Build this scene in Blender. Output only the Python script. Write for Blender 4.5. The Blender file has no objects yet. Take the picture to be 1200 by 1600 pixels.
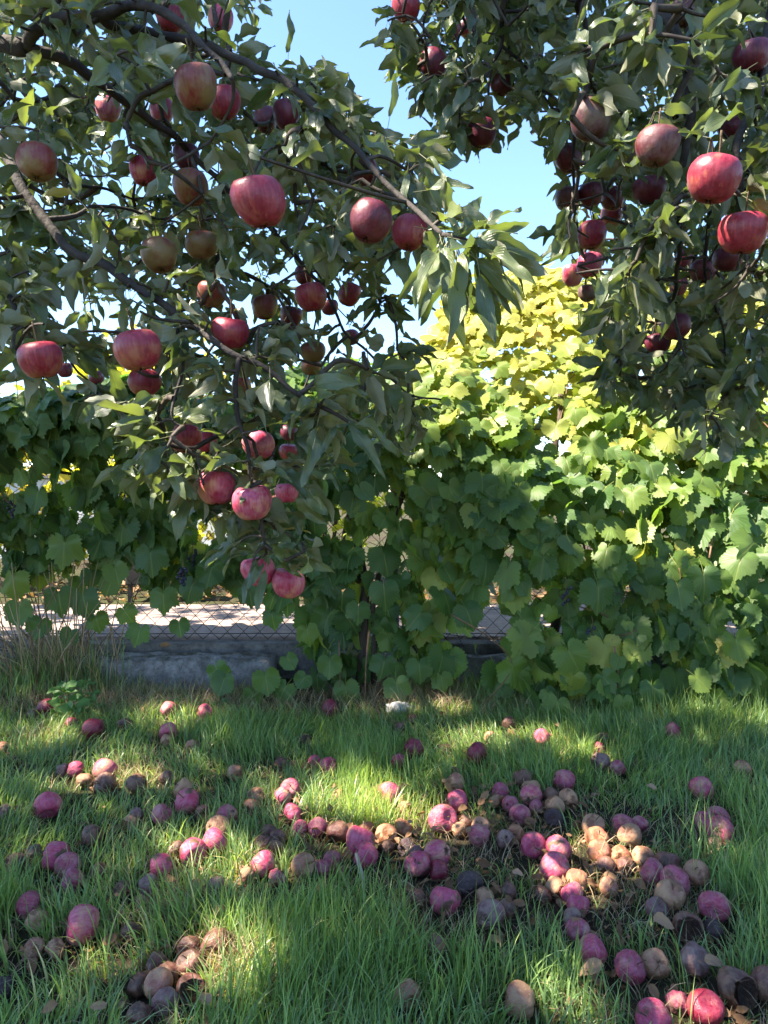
import bpy, math, random
import numpy as np
from mathutils import Vector, Matrix, noise

random.seed(7)
RNG = np.random.default_rng(11)
SC = bpy.context.scene
COL = SC.collection

# ------------------------------------------------------------------ camera
F = 1155.0                      # focal length in photograph pixels (1200 x 1600)
CAM = np.array([0.0, 0.0, 1.0])
PITCH = math.radians(-1.6)
cam_d = bpy.data.cameras.new('camera')
cam_d.sensor_fit = 'VERTICAL'
cam_d.sensor_height = 36.0
cam_d.lens = 36.0 * F / 1600.0
cam_d.clip_start = 0.02
cam_d.clip_end = 4000.0
cam = bpy.data.objects.new('camera', cam_d)
cam.location = CAM
cam.rotation_euler = (math.radians(90) + PITCH, 0, 0)
COL.objects.link(cam)
SC.camera = cam

# ------------------------------------------------------------------ sky, sun, exposure
TO_SUN = np.array([-0.58, -0.10, 0.80])
TO_SUN /= np.linalg.norm(TO_SUN)
EXPOSURE = 2.48
world = bpy.data.worlds.new('World')
SC.world = world
world.use_nodes = True
wn = world.node_tree
bg = wn.nodes['Background']
sky = wn.nodes.new('ShaderNodeTexSky')
sky.sky_type = 'NISHITA'
sky.sun_disc = False
sky.sun_elevation = math.asin(TO_SUN[2])
sky.sun_rotation = math.atan2(TO_SUN[0], TO_SUN[1])
sky.air_density = 1.0
sky.dust_density = 0.1
sky.ozone_density = 4.6
wn.links.new(sky.outputs[0], bg.inputs[0])
bg.inputs[1].default_value = 0.085
sun_d = bpy.data.lights.new('sun', 'SUN')
sun_d.energy = 5.0
sun_d.angle = math.radians(0.5)
sun_d.color = (1.0, 0.91, 0.76)
sun = bpy.data.objects.new('sun', sun_d)
sun.rotation_euler = Vector(TO_SUN).to_track_quat('Z', 'Y').to_euler()
sun.location = (-6, 4, 9)
COL.objects.link(sun)
SC.view_settings.view_transform = 'Standard'
SC.view_settings.look = 'None'
SC.view_settings.gamma = 1.0
SC.view_settings.exposure = EXPOSURE
SC.view_settings.use_curve_mapping = False
SC.cycles.max_bounces = 7
SC.cycles.diffuse_bounces = 4
SC.cycles.glossy_bounces = 2
SC.cycles.transmission_bounces = 5
SC.cycles.caustics_reflective = False
SC.cycles.caustics_refractive = False
SC.cycles.sample_clamp_indirect = 6.0
SC.cycles.use_denoising = True

# ------------------------------------------------------------------ pixel <-> place
cp, sp = math.cos(PITCH), math.sin(PITCH)
def ray(px, py):
    u = (px - 600.0) / F
    v = (800.0 - py) / F
    return np.array([u, cp - v * sp, sp + v * cp])
def P(px, py, d):                       # the place seen at a pixel, d metres ahead
    r = ray(px, py)
    return CAM + r * (d / r[1])
def G(px, py, z=0.0):                   # the place on the level z seen at a pixel
    r = ray(px, py)
    return CAM + r * ((z - CAM[2]) / r[2])
def proj(p):
    q = np.asarray(p, float) - CAM
    fw = q[..., 1] * cp + q[..., 2] * sp
    up = -q[..., 1] * sp + q[..., 2] * cp
    fw = np.where(np.abs(fw) < 1e-4, 1e-4, fw)
    return 600 + F * q[..., 0] / fw, 800 - F * up / fw, fw
def in_frame(p, m=0):
    x, y, w = proj(p)
    return (w > 0.05) & (x > -m) & (x < 1200 + m) & (y > -m) & (y < 1600 + m)
def norm(v):
    v = np.asarray(v, float)
    return v / np.maximum(np.linalg.norm(v, axis=-1, keepdims=True), 1e-9)
def inside(poly, x, y):
    c = False
    n = len(poly)
    for i in range(n):
        x1, y1 = poly[i]
        x2, y2 = poly[(i + 1) % n]
        if (y1 > y) != (y2 > y) and x < (x2 - x1) * (y - y1) / (y2 - y1) + x1:
            c = not c
    return c
def smooth(a, b, x):
    t = np.clip((x - a) / (b - a), 0, 1)
    return t * t * (3 - 2 * t)

# ------------------------------------------------------------------ mesh helpers
def mesh_tri(name, V, T, attrs=None, smooth_=True):
    V = np.ascontiguousarray(V, dtype=np.float32)
    T = np.ascontiguousarray(T, dtype=np.int32)
    me = bpy.data.meshes.new(name)
    me.vertices.add(len(V))
    me.vertices.foreach_set('co', V.ravel())
    me.loops.add(T.size)
    me.loops.foreach_set('vertex_index', T.ravel())
    me.polygons.add(len(T))
    me.polygons.foreach_set('loop_start', np.arange(0, T.size, 3, dtype=np.int32))
    if smooth_:
        me.polygons.foreach_set('use_smooth', np.ones(len(T), dtype=bool))
    me.update(calc_edges=True)
    for k, a in (attrs or {}).items():
        a = np.ascontiguousarray(a, dtype=np.float32)
        if a.ndim == 1:
            at = me.attributes.new(k, 'FLOAT', 'POINT')
            at.data.foreach_set('value', a)
        else:
            at = me.attributes.new(k, 'FLOAT_VECTOR', 'POINT')
            at.data.foreach_set('vector', a.ravel())
    return me
def link(name, data, mat=None, parent=None, **props):
    o = bpy.data.objects.new(name, data)
    COL.objects.link(o)
    if mat is not None and data is not None and len(data.materials) == 0:
        data.materials.append(mat)
    if parent is not None:
        o.parent = parent
    for k, v in props.items():
        o[k] = v
    return o
def thing(name, loc, label, category, group=None):
    o = link(name, None)
    o.location = loc
    o.empty_display_size = 0.05
    o['label'] = label
    o['category'] = category
    if group:
        o['group'] = group
    bpy.context.view_layer.update()
    return o
def child(name, data, mat, parent, **props):      # data in world coordinates
    o = link(name, data, mat, None, **props)
    o.parent = parent
    o.matrix_parent_inverse = Matrix.Translation(-Vector(parent.location))
    return o
def tube(pts, rad, sides=6, cap=True):
    pts = np.asarray(pts, float)
    n = len(pts)
    rad = np.broadcast_to(np.asarray(rad, float), (n,))
    tan = norm(np.gradient(pts, axis=0))
    ref = np.array([0.0, 0.0, 1.0]) if abs(tan[0][2]) < 0.9 else np.array([1.0, 0, 0])
    a = norm(np.cross(tan[0], ref))
    V = []
    for i in range(n):
        a = a - tan[i] * np.dot(a, tan[i])
        a = norm(a)
        b = np.cross(tan[i], a)
        ang = np.linspace(0, 2 * math.pi, sides, endpoint=False)
        V.append(pts[i] + rad[i] * (np.cos(ang)[:, None] * a + np.sin(ang)[:, None] * b))
    V = np.concatenate(V)
    T = []
    for i in range(n - 1):
        for j in range(sides):
            k = (j + 1) % sides
            p, q, r, s = i * sides + j, i * sides + k, (i + 1) * sides + k, (i + 1) * sides + j
            T += [(p, q, r), (p, r, s)]
    if cap:
        V = np.vstack([V, pts[0], pts[-1]])
        c0, c1 = len(V) - 2, len(V) - 1
        for j in range(sides):
            k = (j + 1) % sides
            T += [(c0, k, j), (c1, (n - 1) * sides + j, (n - 1) * sides + k)]
    return V, np.array(T, int)
def join(parts):
    Vs, Ts, o = [], [], 0
    for V, T in parts:
        Vs.append(V)
        Ts.append(np.asarray(T) + o)
        o += len(V)
    return np.concatenate(Vs), np.concatenate(Ts)
def spline(pts, n=6):                    # Catmull-Rom through 3D points
    pts = np.asarray(pts, float)
    if len(pts) < 3:
        return np.array([pts[0] + (pts[-1] - pts[0]) * t for t in np.linspace(0, 1, n + 1)])
    q = np.vstack([2 * pts[0] - pts[1], pts, 2 * pts[-1] - pts[-2]])
    out = []
    for i in range(1, len(q) - 2):
        for t in np.linspace(0, 1, n, endpoint=False):
            a, b, c, d = q[i - 1], q[i], q[i + 1], q[i + 2]
            out.append(0.5 * (2 * b + (c - a) * t + (2 * a - 5 * b + 4 * c - d) * t * t + (3 * b - a - 3 * c + d) * t ** 3))
    out.append(pts[-1])
    return np.array(out)
def scatter(temps, pos, R, s, tint):     # leaf templates placed by frames -> one vertex/triangle soup
    Vs, Ts, Ls, Is, o = [], [], [], [], 0
    k = np.arange(len(pos)) % len(temps)
    for i, (tv, tt, tl) in enumerate(temps):
        m = k == i
        if not m.any():
            continue
        W = np.einsum('nij,vj->nvi', R[m], tv) * s[m][:, None, None] + pos[m][:, None, :]
        n, v = W.shape[:2]
        Vs.append(W.reshape(-1, 3))
        Ts.append((tt[None] + (np.arange(n) * v)[:, None, None] + o).reshape(-1, 3))
        Ls.append(np.tile(tl, (n, 1)))
        Is.append(np.repeat(tint[m], v))
        o += n * v
    return np.concatenate(Vs), np.concatenate(Ts), np.concatenate(Ls), np.concatenate(Is)
def frames(d, n):                        # columns: length, side, normal
    d = norm(d)
    n = n - d * np.sum(n * d, axis=1, keepdims=True)
    n = norm(n)
    s = np.cross(n, d)
    return np.stack([d, s, n], axis=2)
def rnd_unit(n):
    return norm(RNG.normal(size=(n, 3)))

# ------------------------------------------------------------------ material helpers
def new_mat(name):
    m = bpy.data.materials.new(name)
    m.use_nodes = True
    nt = m.node_tree
    nt.nodes.clear()
    out = nt.nodes.new('ShaderNodeOutputMaterial')
    return m, nt, out
class NB:
    def __init__(self, nt):
        self.nt = nt
    def n(self, t, **kw):
        nd = self.nt.nodes.new(t)
        for k, v in kw.items():
            if k.startswith('i_'):
                nd.inputs[k[2:].replace('_', ' ')].default_value = v
            else:
                setattr(nd, k, v)
        return nd
    def l(self, a, b):
        self.nt.links.new(a, b)
    def math(self, op, a, b=None, clamp=False):
        nd = self.nt.nodes.new('ShaderNodeMath')
        nd.operation = op
        nd.use_clamp = clamp
        for i, x in enumerate((a, b)):
            if x is None:
                continue
            if isinstance(x, (int, float)):
                nd.inputs[i].default_value = x
            else:
                self.l(x, nd.inputs[i])
        return nd.outputs[0]
    def ramp(self, fac, stops, interp='LINEAR'):
        nd = self.nt.nodes.new('ShaderNodeValToRGB')
        cr = nd.color_ramp
        cr.interpolation = interp
        while len(cr.elements) > 1:
            cr.elements.remove(cr.elements[0])
        cr.elements[0].position = stops[0][0]
        cr.elements[0].color = (*stops[0][1], 1) if len(stops[0][1]) == 3 else stops[0][1]
        for p, c in stops[1:]:
            e = cr.elements.new(p)
            e.color = (*c, 1) if len(c) == 3 else c
        self.l(fac, nd.inputs[0])
        return nd.outputs[0]
    def mix(self, fac, a, b, mode='MIX'):
        nd = self.nt.nodes.new('ShaderNodeMix')
        nd.data_type = 'RGBA'
        nd.blend_type = mode
        for s, x in ((nd.inputs[0], fac), (nd.inputs[6], a), (nd.inputs[7], b)):
            if isinstance(x, (int, float)):
                s.default_value = x
            elif isinstance(x, tuple):
                s.default_value = (*x, 1) if len(x) == 3 else x
            else:
                self.l(x, s)
        return nd.outputs[2]
    def noise(self, scale, detail=4, vec=None, rough=0.55):
        nd = self.n('ShaderNodeTexNoise', i_Scale=scale, i_Detail=detail, i_Roughness=rough)
        if vec is not None:
            self.l(vec, nd.inputs['Vector'])
        return nd.outputs[0]
    def bump(self, h, strength, dist=0.002):
        nd = self.n('ShaderNodeBump', i_Strength=strength, i_Distance=dist)
        self.l(h, nd.inputs['Height'])
        return nd.outputs[0]

def leaf_mat(name, stops, under, petiole, trans=0.4, rough=0.42, vein=0.35, kind='apple', spots=True, spec=0.45):
    m, nt, out = new_mat(name)
    b = NB(nt)
    tint = b.n('ShaderNodeAttribute', attribute_name='tint').outputs['Fac']
    lc = b.n('ShaderNodeAttribute', attribute_name='lcoord').outputs['Vector']
    sep = b.n('ShaderNodeSeparateXYZ')
    b.l(lc, sep.inputs[0])
    u, v, pet = sep.outputs
    orand = b.n('ShaderNodeObjectInfo').outputs['Random']
    key = b.math('ADD', tint, b.math('MULTIPLY', b.math('SUBTRACT', orand, 0.5), 0.16))
    col = b.ramp(key, stops)
    # each leaf reads its own place in a noise field
    comb = b.n('ShaderNodeCombineXYZ')
    b.l(u, comb.inputs[0]); b.l(v, comb.inputs[1])
    b.l(b.math('ADD', b.math('MULTIPLY', tint, 37.0), b.math('MULTIPLY', orand, 19.0)), comb.inputs[2])
    n1 = b.noise(2.6, 4, comb.outputs[0])
    col = b.mix(b.ramp(n1, [(0.35, (0, 0, 0)), (0.7, (1, 1, 1))]), col, b.mix(0.45, col, (1.25, 1.2, 0.9), 'MULTIPLY'))
    av = b.math('ABSOLUTE', v)
    mid = b.math('SUBTRACT', 1.0, b.math('MULTIPLY', av, 26.0 if kind == 'apple' else 22.0), True)
    if kind == 'apple':
        ph = b.math('SUBTRACT', b.math('MULTIPLY', u, 9.0), b.math('MULTIPLY', av, 10.0))
    else:
        ph = b.math('MULTIPLY', b.math('ARCTAN2', v, u), 5.2)
    fr = b.math('ABSOLUTE', b.math('SUBTRACT', b.math('FRACT', ph), 0.5))
    side = b.math('SUBTRACT', 1.0, b.math('MULTIPLY', fr, 9.0), True)
    veins = b.math('MAXIMUM', mid, b.math('MULTIPLY', side, 0.55))
    col = b.mix(b.math('MULTIPLY', veins, vein), col, b.mix(0.6, col, petiole))
    if spots:
        n2 = b.noise(7.0, 3, comb.outputs[0])
        sp_ = b.ramp(n2, [(0.655, (0, 0, 0)), (0.71, (1, 1, 1))])
        col = b.mix(b.math('MULTIPLY', sp_, 0.6), col, (0.13, 0.075, 0.03))
    back = b.n('ShaderNodeNewGeometry').outputs['Backfacing']
    surf = b.mix(back, col, b.mix(0.6, col, under))
    surf = b.mix(pet, surf, petiole)
    tcol = b.mix(1.0, col, (1.9, 2.0, 0.75), 'MULTIPLY')
    pr = b.n('ShaderNodeBsdfPrincipled', i_Roughness=rough)
    pr.inputs['Specular IOR Level'].default_value = spec
    b.l(surf, pr.inputs['Base Color'])
    b.l(b.math('ADD', b.math('MULTIPLY', back, 0.25), rough), pr.inputs['Roughness'])
    hb = b.math('ADD', b.math('MULTIPLY', veins, -0.6), b.math('MULTIPLY', n1, 0.6))
    bp = b.bump(hb, 0.5, 0.003)
    b.l(bp, pr.inputs['Normal'])
    tr = b.n('ShaderNodeBsdfTranslucent')
    b.l(tcol, tr.inputs[0])
    mx = b.n('ShaderNodeMixShader')
    mx.inputs[0].default_value = trans
    b.l(pr.outputs[0], mx.inputs[1]); b.l(tr.outputs[0], mx.inputs[2])
    b.l(mx.outputs[0], out.inputs[0])
    return m

def solid_mat(name, c1, c2, scale=20, rough=0.7, bump=0.4, bdist=0.003, detail=6, spec=0.3, stretch=None):
    m, nt, out = new_mat(name)
    b = NB(nt)
    co = b.n('ShaderNodeTexCoord').outputs['Object']
    if stretch:
        mp = b.n('ShaderNodeMapping')
        mp.inputs['Scale'].default_value = stretch
        b.l(co, mp.inputs[0]); co = mp.outputs[0]
    n1 = b.noise(scale, detail, co)
    col = b.ramp(n1, [(0.3, c1), (0.7, c2)])
    pr = b.n('ShaderNodeBsdfPrincipled', i_Roughness=rough)
    pr.inputs['Specular IOR Level'].default_value = spec
    b.l(col, pr.inputs['Base Color'])
    b.l(b.bump(b.noise(scale * 2.5, detail, co), bump, bdist), pr.inputs['Normal'])
    b.l(pr.outputs[0], out.inputs[0])
    return m

M = {}
M['apple_leaf'] = leaf_mat('apple_leaf', [(0.0, (0.048, 0.070, 0.034)), (0.5, (0.079, 0.109, 0.047)), (0.85, (0.126, 0.153, 0.062)), (0.97, (0.167, 0.195, 0.057)), (1.0, (0.419, 0.312, 0.057))],
                           (0.280, 0.267, 0.191), (0.252, 0.247, 0.128), trans=0.30, rough=0.34, spec=0.65)
M['grape_leaf'] = leaf_mat('grape_leaf', [(0.0, (0.035, 0.078, 0.031)), (0.3, (0.065, 0.127, 0.038)), (0.55, (0.142, 0.206, 0.040)), (0.78, (0.300, 0.295, 0.070)), (0.94, (0.46, 0.36, 0.08)), (1.0, (0.496, 0.236, 0.047))],
                           (0.130, 0.189, 0.083), (0.283, 0.307, 0.083), trans=0.40, rough=0.44, vein=0.7, kind='grape', spec=0.32)
M['weed_leaf'] = leaf_mat('weed_leaf', [(0.0, (0.05, 0.12, 0.03)), (1.0, (0.10, 0.20, 0.05))], (0.12, 0.2, 0.08), (0.15, 0.2, 0.06), trans=0.35, rough=0.5, spots=False)
M['yellow_leaf'] = leaf_mat('yellow_leaf', [(0.0, (0.10, 0.16, 0.03)), (0.5, (0.30, 0.30, 0.04)), (1.0, (0.50, 0.36, 0.05))], (0.3, 0.3, 0.1), (0.3, 0.3, 0.1), trans=0.45, rough=0.5, spots=False, kind='grape')
M['dead_leaf'] = leaf_mat('dead_leaf', [(0.0, (0.12, 0.065, 0.035)), (0.5, (0.22, 0.125, 0.07)), (1.0, (0.33, 0.21, 0.14))], (0.24, 0.15, 0.10), (0.2, 0.12, 0.06), trans=0.15, rough=0.75, spots=False, spec=0.2)
M['bark'] = solid_mat('bark', (0.018, 0.014, 0.012), (0.060, 0.048, 0.042), 26, 0.85, 0.9, 0.006)
M['twig'] = solid_mat('twig', (0.028, 0.021, 0.017), (0.08, 0.062, 0.047), 60, 0.75, 0.5, 0.002)
M['vine_bark'] = solid_mat('vine_bark', (0.022, 0.015, 0.012), (0.10, 0.070, 0.050), 30, 0.9, 1.0, 0.008, stretch=(1, 1, 0.15))
M['cane'] = solid_mat('cane', (0.10, 0.050, 0.028), (0.20, 0.115, 0.06), 30, 0.6, 0.3, 0.002)
M['wire'] = solid_mat('wire', (0.018, 0.016, 0.015), (0.045, 0.038, 0.034), 40, 0.55, 0.2, 0.001)
M['steel'] = solid_mat('steel', (0.10, 0.10, 0.10), (0.2, 0.2, 0.2), 40, 0.5, 0.2, 0.001)
M['stem'] = solid_mat('stem', (0.06, 0.035, 0.018), (0.13, 0.085, 0.04), 15, 0.7, 0.4, 0.02)
M['calyx'] = solid_mat('calyx', (0.015, 0.010, 0.006), (0.045, 0.03, 0.016), 15, 0.85, 0.5, 0.02)
M['stick'] = solid_mat('stick', (0.20, 0.16, 0.12), (0.36, 0.30, 0.24), 40, 0.8, 0.4, 0.002)
M['paper'] = solid_mat('paper', (0.22, 0.22, 0.22), (0.42, 0.41, 0.40), 9, 0.7, 0.3, 0.003)
M['dark_panel'] = solid_mat('dark_panel', (0.012, 0.012, 0.013), (0.025, 0.024, 0.024), 8, 0.6, 0.2, 0.002)
M['render_wall'] = solid_mat('render_wall', (0.55, 0.55, 0.56), (0.68, 0.68, 0.68), 5, 0.85, 0.2, 0.002)

def concrete(name, c1, c2, dirt, moss=None):
    m, nt, out = new_mat(name)
    b = NB(nt)
    co = b.n('ShaderNodeTexCoord').outputs['Object']
    n1 = b.noise(11, 10, co, 0.75)
    col = b.ramp(n1, [(0.36, c1), (0.64, c2)])
    n2 = b.noise(2.3, 6, co, 0.7)
    col = b.mix(b.ramp(n2, [(0.46, (0, 0, 0)), (0.62, (0.75, 0.75, 0.75))]), col, dirt)
    vo = b.n('ShaderNodeTexVoronoi', i_Scale=70.0)
    b.l(co, vo.inputs['Vector'])
    pit = b.ramp(vo.outputs['Distance'], [(0.08, (0, 0, 0)), (0.25, (1, 1, 1))])
    col = b.mix(0.35, col, b.mix(1.0, col, pit, 'MULTIPLY'))
    if moss:
        ge = b.n('ShaderNodeNewGeometry')
        sz = b.n('ShaderNodeSeparateXYZ')
        b.l(ge.outputs['Normal'], sz.inputs[0])
        f = b.math('MULTIPLY', sz.outputs[2], b.ramp(b.noise(14, 6, co, 0.7), [(0.42, (0, 0, 0)), (0.6, (1, 1, 1))]), True)
        col = b.mix(f, col, moss)
    pr = b.n('ShaderNodeBsdfPrincipled', i_Roughness=0.9)
    pr.inputs['Specular IOR Level'].default_value = 0.2
    b.l(col, pr.inputs['Base Color'])
    h = b.math('ADD', b.math('MULTIPLY', b.noise(45, 8, co, 0.7), 0.7), b.math('MULTIPLY', pit, 0.4))
    b.l(b.bump(h, 1.0, 0.012), pr.inputs['Normal'])
    b.l(pr.outputs[0], out.inputs[0])
    return m
M['kerb'] = concrete('kerb', (0.10, 0.092, 0.088), (0.30, 0.285, 0.28), (0.055, 0.048, 0.042), (0.04, 0.038, 0.022))
M['footing'] = concrete('footing', (0.08, 0.072, 0.068), (0.22, 0.20, 0.185), (0.05, 0.043, 0.038))
M['pavement'] = concrete('pavement', (0.26, 0.19, 0.165), (0.38, 0.295, 0.265), (0.20, 0.15, 0.13))

# soil with thatch
m, nt, out = new_mat('soil'); b = NB(nt)
co = b.n('ShaderNodeTexCoord').outputs['Object']
n1 = b.noise(5, 10, co, 0.7)
col = b.ramp(n1, [(0.3, (0.022, 0.018, 0.012)), (0.55, (0.055, 0.042, 0.026)), (0.75, (0.10, 0.085, 0.045))])
n2 = b.noise(1.1, 5, co)
col = b.mix(b.ramp(n2, [(0.45, (0, 0, 0)), (0.65, (1, 1, 1))]), col, b.mix(0.5, col, (0.05, 0.075, 0.02)))
pr = b.n('ShaderNodeBsdfPrincipled', i_Roughness=0.95)
pr.inputs['Specular IOR Level'].default_value = 0.1
b.l(col, pr.inputs['Base Color'])
b.l(b.bump(b.noise(60, 8, co, 0.7), 1.0, 0.02), pr.inputs['Normal'])
b.l(pr.outputs[0], out.inputs[0]); M['soil'] = m

def grass_mat(name, stops, trans=0.35, rough=0.38):
    m, nt, out = new_mat(name); b = NB(nt)
    tint = b.n('ShaderNodeAttribute', attribute_name='tint').outputs['Fac']
    lc = b.n('ShaderNodeAttribute', attribute_name='lcoord').outputs['Vector']
    sep = b.n('ShaderNodeSeparateXYZ'); b.l(lc, sep.inputs[0])
    col = b.ramp(tint, stops)
    # the pale sheath at the foot of a blade
    col = b.mix(b.ramp(sep.outputs[0], [(0.0, (0.5, 0.5, 0.5)), (0.25, (0, 0, 0))]), col, (0.17, 0.17, 0.07))
    pr = b.n('ShaderNodeBsdfPrincipled', i_Roughness=rough)
    pr.inputs['Specular IOR Level'].default_value = 0.5
    b.l(col, pr.inputs['Base Color'])
    tr = b.n('ShaderNodeBsdfTranslucent')
    b.l(b.mix(1.0, col, (2.0, 2.0, 0.8), 'MULTIPLY'), tr.inputs[0])
    mx = b.n('ShaderNodeMixShader'); mx.inputs[0].default_value = trans
    b.l(pr.outputs[0], mx.inputs[1]); b.l(tr.outputs[0], mx.inputs[2])
    b.l(mx.outputs[0], out.inputs[0])
    return m
M['grass'] = grass_mat('grass', [(0.0, (0.088, 0.149, 0.061)), (0.4, (0.160, 0.254, 0.085)), (0.75, (0.253, 0.352, 0.100)), (0.9, (0.374, 0.406, 0.141)), (1.0, (0.534, 0.460, 0.218))])
M['straw'] = grass_mat('straw', [(0.0, (0.138, 0.086, 0.046)), (0.5, (0.299, 0.207, 0.115)), (1.0, (0.483, 0.380, 0.230))], 0.2, 0.6)

# apples
def apple_mat(name, ground, blush, dark, cover, rough=0.34, specks=0.5, rot=0.0, rotcol=(0.06, 0.03, 0.015), wrinkle=0.1, bloom=0.25, bloomcol=(0.5, 0.35, 0.5)):
    m, nt, out = new_mat(name); b = NB(nt)
    co = b.n('ShaderNodeTexCoord').outputs['Object']
    info = b.n('ShaderNodeObjectInfo')
    rnd = info.outputs['Random']
    off = b.n('ShaderNodeVectorMath', operation='ADD')
    cx = b.n('ShaderNodeCombineXYZ')
    r40 = b.math('MULTIPLY', rnd, 40.0)
    for i in range(3):
        b.l(r40, cx.inputs[i])
    b.l(co, off.inputs[0]); b.l(cx.outputs[0], off.inputs[1])
    vec = off.outputs[0]
    mp = b.n('ShaderNodeMapping'); mp.inputs['Scale'].default_value = (7.5, 7.5, 0.75)
    b.l(vec, mp.inputs[0])
    streak = b.noise(1.0, 5, mp.outputs[0], 0.6)
    patch = b.noise(1.15, 3, vec, 0.5)
    sz = b.n('ShaderNodeSeparateXYZ'); b.l(co, sz.inputs[0])
    cov = b.math('ADD', b.math('ADD', b.math('MULTIPLY', patch, 1.5), b.math('MULTIPLY', streak, 0.6)), b.math('MULTIPLY', sz.outputs[2], 0.12))
    cov = b.math('ADD', cov, b.math('MULTIPLY', b.math('SUBTRACT', rnd, 0.5), 0.25))
    f = b.ramp(b.math('ADD', b.math('MULTIPLY', cov, 0.8), cover - 0.85), [(0.30, (0, 0, 0)), (0.62, (1, 1, 1))])
    red = b.mix(b.ramp(streak, [(0.30, (0, 0, 0)), (0.60, (1, 1, 1))]), blush, dark)
    col = b.mix(f, ground, red)
    vo = b.n('ShaderNodeTexVoronoi', i_Scale=13.0); b.l(vec, vo.inputs['Vector'])
    sk = b.ramp(vo.outputs['Distance'], [(0.05, (1, 1, 1)), (0.11, (0, 0, 0))])
    col = b.mix(b.math('MULTIPLY', sk, specks), col, (0.52, 0.36, 0.26))
    bl = b.ramp(b.noise(2.2, 5, vec, 0.6), [(0.4, (0, 0, 0)), (0.7, (1, 1, 1))])
    col = b.mix(b.math('MULTIPLY', bl, bloom), col, bloomcol)
    rgh = b.math('ADD', b.math('MULTIPLY', bl, 0.18), rough)
    if rot > 0:
        rn = b.noise(0.95, 4, vec, 0.5)
        rf = b.ramp(rn, [(0.62 - rot * 0.4, (0, 0, 0)), (0.68 - rot * 0.4, (1, 1, 1))])
        rc = b.mix(b.noise(6, 5, vec), rotcol, tuple(c * 2.6 for c in rotcol))
        col = b.mix(rf, col, rc)
        # scuffs and pale mould flecks
        mf = b.ramp(b.noise(9, 4, vec, 0.7), [(0.66, (0, 0, 0)), (0.74, (1, 1, 1))])
        col = b.mix(b.math('MULTIPLY', mf, 0.4), col, (0.40, 0.33, 0.27))
    pr = b.n('ShaderNodeBsdfPrincipled')
    b.l(rgh, pr.inputs['Roughness'])
    pr.inputs['Specular IOR Level'].default_value = 0.42
    b.l(col, pr.inputs['Base Color'])
    h = b.math('ADD', b.math('MULTIPLY', b.noise(5, 6, vec, 0.65), 1.0), b.math('MULTIPLY', sk, 0.15))
    b.l(b.bump(h, wrinkle, 0.06), pr.inputs['Normal'])
    b.l(pr.outputs[0], out.inputs[0])
    return m
A = {}
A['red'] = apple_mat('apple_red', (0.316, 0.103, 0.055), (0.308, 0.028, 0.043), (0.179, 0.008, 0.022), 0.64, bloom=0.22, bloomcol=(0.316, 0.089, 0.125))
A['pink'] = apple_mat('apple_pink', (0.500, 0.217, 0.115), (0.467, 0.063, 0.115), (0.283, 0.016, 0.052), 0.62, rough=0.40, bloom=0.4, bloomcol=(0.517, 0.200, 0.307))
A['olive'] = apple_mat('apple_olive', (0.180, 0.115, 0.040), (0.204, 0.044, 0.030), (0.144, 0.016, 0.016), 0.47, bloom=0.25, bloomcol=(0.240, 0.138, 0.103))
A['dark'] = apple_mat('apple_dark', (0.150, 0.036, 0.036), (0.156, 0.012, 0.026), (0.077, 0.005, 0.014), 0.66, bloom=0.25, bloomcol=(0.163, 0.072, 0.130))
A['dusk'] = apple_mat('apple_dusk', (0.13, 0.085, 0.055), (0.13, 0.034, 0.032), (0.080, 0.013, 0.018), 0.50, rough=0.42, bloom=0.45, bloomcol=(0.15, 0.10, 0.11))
A['p'] = apple_mat('fallen_pink', (0.42, 0.21, 0.12), (0.44, 0.060, 0.115), (0.30, 0.020, 0.062), 0.62, rough=0.42, bloom=0.38, bloomcol=(0.44, 0.19, 0.27), rot=0.04, wrinkle=0.25)
A['r'] = apple_mat('fallen_red', (0.198, 0.062, 0.043), (0.223, 0.019, 0.037), (0.136, 0.006, 0.019), 0.64, rough=0.36, bloom=0.2, bloomcol=(0.217, 0.074, 0.124), rot=0.0, wrinkle=0.2)
A['m'] = apple_mat('fallen_mauve', (0.391, 0.180, 0.138), (0.380, 0.062, 0.106), (0.230, 0.025, 0.055), 0.58, rough=0.44, bloom=0.42, bloomcol=(0.391, 0.190, 0.248), rot=0.10, rotcol=(0.098, 0.040, 0.031), wrinkle=0.35)
A['t'] = apple_mat('fallen_tan', (0.335, 0.183, 0.096), (0.301, 0.092, 0.070), (0.217, 0.064, 0.044), 0.30, rough=0.48, bloom=0.35, bloomcol=(0.351, 0.212, 0.140), rot=0.16, rotcol=(0.092, 0.041, 0.020), wrinkle=0.28)
A['b'] = apple_mat('fallen_brown', (0.17, 0.085, 0.050), (0.15, 0.045, 0.032), (0.085, 0.026, 0.020), 0.45, rough=0.36, specks=0.2, bloom=0.25, bloomcol=(0.22, 0.14, 0.11), rot=0.22, rotcol=(0.040, 0.018, 0.011), wrinkle=0.28)
A['o'] = apple_mat('fallen_orange', (0.325, 0.149, 0.071), (0.310, 0.082, 0.049), (0.217, 0.052, 0.029), 0.42, rough=0.5, specks=0.2, bloom=0.3, bloomcol=(0.356, 0.223, 0.129), rot=0.12, rotcol=(0.101, 0.037, 0.014), wrinkle=0.28)
A['g'] = apple_mat('fallen_grey', (0.224, 0.135, 0.101), (0.179, 0.068, 0.066), (0.106, 0.042, 0.042), 0.45, rough=0.5, specks=0.2, bloom=0.5, bloomcol=(0.269, 0.180, 0.175), rot=0.15, rotcol=(0.062, 0.032, 0.024), wrinkle=0.28)
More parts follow.
